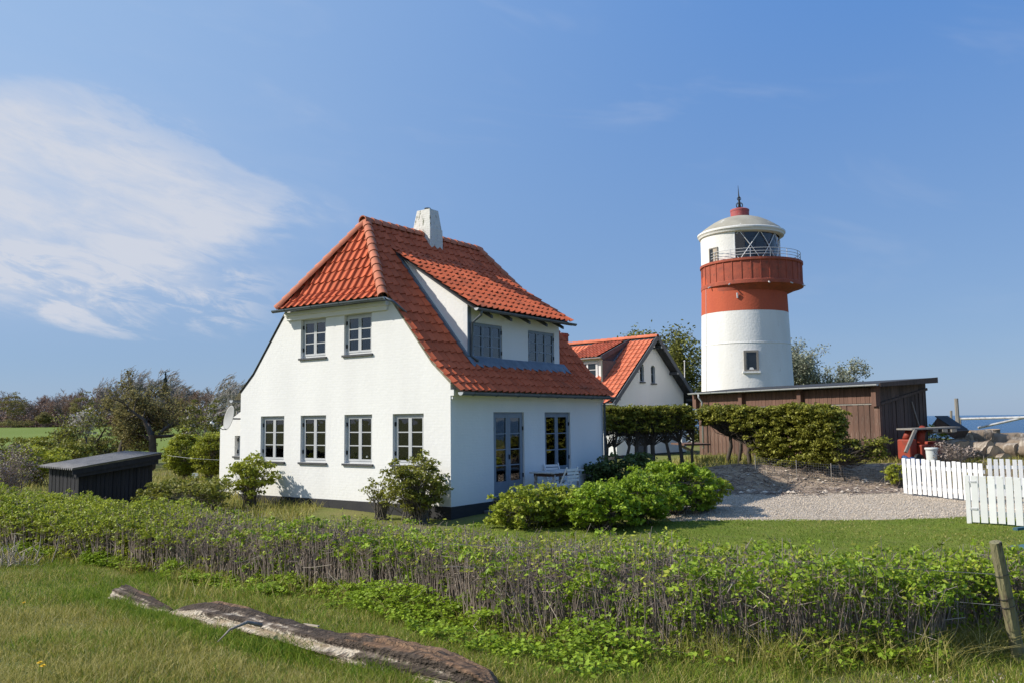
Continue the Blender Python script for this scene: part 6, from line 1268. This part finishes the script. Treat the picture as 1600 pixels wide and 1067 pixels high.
def drift():
    t = thing('driftwood_log', 'long rotting driftwood log with bark half stripped, lying in the foreground grass', 'log')
    def body(name, path, K=44, S=150, sd=0.):
        path = [Vector(p) for p in path]; cum = [0]
        for a, b in zip(path[:-1], path[1:]): cum.append(cum[-1]+(b.xy-a.xy).length)
        V = np.zeros((S, K, 3)); ring = np.zeros((S, K))
        for i in range(S):
            s = cum[-1]*i/(S-1); x = np.interp(s, cum, [p.x for p in path]); y = np.interp(s, cum, [p.y for p in path]); r = np.interp(s, cum, [p.z for p in path])
            d = Vector((path[-1].x-path[0].x, path[-1].y-path[0].y)).normalized(); nx_, ny_ = -d.y, d.x
            a = np.linspace(0, 2*np.pi, K, endpoint=False); up = np.sin(a); out = np.cos(a)     # out>0: towards the camera side
            nn = np.array([mnoise.fractal(Vector((s*.55+sd, 3.2*math.cos(t_), 3.2*math.sin(t_))), .8, 2.1, 6)+.25*mnoise.noise(Vector((s*9, 1.5*math.cos(t_), 1.5*math.sin(t_)))) for t_ in a])
            n_ = .55*nn+.12*np.sin(3*a+s*.9+sd)+.10*np.sin(7*a-s*2.1+sd)+.07*np.sin(13*a+s*5.3)+.06*np.sin(s*6.1+2*a)
            rr = r*(1+.42*n_); w = rr*1.2; h = rr*1.05; g = tz(x, y)
            rag = 1.0
            V[i, :, 0] = x-nx_*out*w; V[i, :, 1] = y-ny_*out*w; V[i, :, 2] = g+r*.62+up*h; ring[i] = .22+.26*up-.19*out+.10*np.sin(s*1.7)+.25*nn+.30*(i/S-.55)
        idx = np.arange(S*K).reshape(S, K); F = np.stack([idx[:-1], np.roll(idx, -1, 1)[:-1], np.roll(idx, -1, 1)[1:], idx[1:]], -1).reshape(-1, 4)
        V = np.concatenate([V.reshape(-1, 3), V[0].mean(0)[None], V[-1].mean(0)[None]]); 
        F2 = [(S*K, (k+1) % K, k, k) for k in range(K)]
        o = np_mesh(name, V, F, 'driftwood', t, smooth=True, stuff=False); at = o.data.attributes.new('ring', 'FLOAT', 'POINT'); at.data.foreach_set('value', np.concatenate([ring.ravel(), [.3, .3]]).astype(np.float32))
        return o, V
    body('trunk', [(-3.80, 9.66, .03), (-3.55, 9.38, .08), (-3.12, 8.92, .135), (-2.5, 8.3, .13), (-1.85, 7.6, .12), (-1.45, 7.15, .13), (-1.0, 6.72, .145), (-.55, 6.30, .14), (-.22, 6.0, .09), (-.1, 5.9, .01)])
    body('broken_end', [(-5.25, 11.45, .03), (-5.0, 11.1, .12), (-4.6, 10.6, .11), (-4.15, 10.1, .07), (-3.8, 9.7, .04)], S=60, sd=3.)
    MB().tube([(-2.22, 7.66, .74), (-2.30, 7.52, .80), (-2.42, 7.44, .76), (-2.52, 7.42, .66)], [.018, .015, .011, .004], 7).build('branch_stub', 'timber_grey', t, smooth=True)
    for i in range(16):
        f = random.random()*.9; x = -3.1+2.75*f; y = 8.9-2.75*f; L_ = random.uniform(.10, .42); o_ = random.uniform(-.05, .06); z = tz(x, y)+.205+random.uniform(-.02, .012)-abs(o_)*.4; MB().bar((x+o_, y+o_, z), (x+o_+L_*.70, y+o_-L_*.71, z+random.uniform(-.03, .02)), .018, .012).build('splinter', 'twig_pale' if i % 3 == 0 else 'log_bark', t)
drift()
def log_grass():
    n = 9000; f = RNG.random(n); X = np.interp(f, [0, .25, 1], [-5.25, -3.8, -.2]); Y = np.interp(f, [0, .25, 1], [11.45, 9.66, 6.0]); d = .16+RNG.gamma(1.2, .09, n); X = X-.70*d+RNG.normal(0, .03, n); Y = Y-.71*d+RNG.normal(0, .03, n)
    V, F = blades(X, Y, RNG.uniform(.06, .19, n)*(.8+.4*vnoise(X, Y, 3., 2)), .0034*np.sqrt(Y/6.5), RNG.uniform(.2, .9, n)); o = np_mesh('grass_fringe', V, F, 'grass_green'); tag(o, 'fresh green grass growing up along the near side of the driftwood log', 'grass')
log_grass()
# ------------------------------------------------------------------ leaning post, wires, bench corner, flowers, dead branches
t = thing('fence_post', 'mossy leaning fence post wrapped with wire at the right edge', 'post')
mat('post_moss', (.25, .235, .12), (.17, .15, .09), scale=5, rough=.95, stretch=(5, 5, .6), bump=.8, bscale=10, c3=(.11, .085, .06), s3=4, t3=(.52, .64))
a, b = pix(1592, 1028, 6.62), pix(1555, 846, 6.48); d = b-a; V = []; K = 9
MB().tube([a-d*.15, a, a+d*.3, a+d*.62, b], [.052, .050, .048, .046, .042], 9).build('timber', 'post_moss', t); MB().tube([b-d*.02+Vector((.012, -.05, .0)), b+Vector((.012, -.05, .004)), ], .010, 5).build('split', 'iron', t)
for f in (.45, .52, .72): c = a+d*f; MB().tube([c+Vector((.052*math.cos(k*.7), .052*math.sin(k*.7), .012*math.sin(k))) for k in range(10)], .003, 4).build('wire_wrap', 'iron', t)
for f, z in ((.72, .0), (.45, .02)): c = a+d*f; MB().tube([c, c+Vector((-2.0, 1.15, z-.02)), c+Vector((-4.4, 1.9, z+.01))], .0022, 4).build('wire', 'steel_dark', t)
mat('bench_paint', (.055, .13, .15), (.045, .10, .12), scale=4, rough=.45, spec=.4)
def bench():
    t = thing('garden_bench', 'dark teal painted garden bench cut by the right edge', 'bench'); o = pix(1600, 832, 10.6); M_ = Matrix.Translation((o.x, o.y, tz(o.x, o.y))) @ Matrix.Rotation(R_(-62), 4, 'Z'); t.matrix_world = M_
    zt_ = o.z-tz(o.x, o.y)
    for i in range(5): bevel(box('seat_slat', (0, -.30+i*.10, zt_-.16), (1.5, -.30+i*.10+.085, zt_-.13), 'bench_paint', t), .006)
    for i in range(4): bevel(box('back_slat', (0, .22+i*.02, zt_-.08+i*.11), (1.5, .245+i*.02, zt_+.01+i*.11), 'bench_paint', t), .006)
    for x in (.08, 1.42):
        for y in (-.24, .2): box('leg', (x-.03, y-.03, -.05), (x+.03, y+.03, zt_-.165), 'bench_paint', t)
        box('armrest', (x-.03, -.3, zt_+.06), (x+.03, .2, zt_+.09), 'bench_paint', t); box('back_post', (x-.03, .25, zt_-.2), (x+.03, .30, zt_+.42), 'bench_paint', t)
bench()
mat('dandelion_yellow', (.72, .48, .02), (.62, .40, .02), scale=20, rough=.8)
for i, (x, y, lab) in enumerate([(75, 1030, 'nearer of two dandelions low at the left'), (80, 1037, 'low dandelion just below the other at the left'), (48, 922, 'single dandelion in the grass at the left edge')]):
    zz = .78 if y > 1000 else .55; Y = (2.5-zz)*1333/(y-661)*1.02; p = gp(x, Y); t = thing('dandelion', 'yellow '+lab, 'flower', p); MB().tube([(0, 0, 0), (.01, 0, .13)], .003, 5).build('stalk', 'leaf_fresh', t)
    K = 22; mb = MB()
    for r_, zz_ in ((.022, .132), (.014, .140)):
        for k in range(K): a_ = 2*math.pi*k/K+r_*40; c, s = math.cos(a_), math.sin(a_); mb.add([(.01, 0, .13), (.01+c*r_-s*.003, s*r_+c*.003, zz_), (.01+c*r_+s*.003, s*r_-c*.003, zz_)], [(0, 1, 2)])
    mb.build('flower_head', 'dandelion_yellow', t)
def dead_heap():
    c = gp(22, 15.0); n = 90; p0 = np.array(c)+RNG.normal(0, 1, (n, 3))*np.array([.22, .2, .0])+np.array([0, 0, .03]); d = unit(RNG.normal(size=(n, 3))*np.array([1, .7, .7])+np.array([.3, 0, .5])); p1 = p0+d*RNG.uniform(.15, .5, (n, 1)); V, F = sticks(p0, p1, .010, .005, 4, (p0+p1)/2+RNG.normal(0, .05, (n, 3))); o = np_mesh('dead_branches', V, F, 'dead_pale'); tag(o, 'small heap of bleached dead branches at the left hedge foot', 'branches')
mat('dead_pale', (.46, .40, .33), (.34, .29, .23), scale=5, rough=.9)
dead_heap()
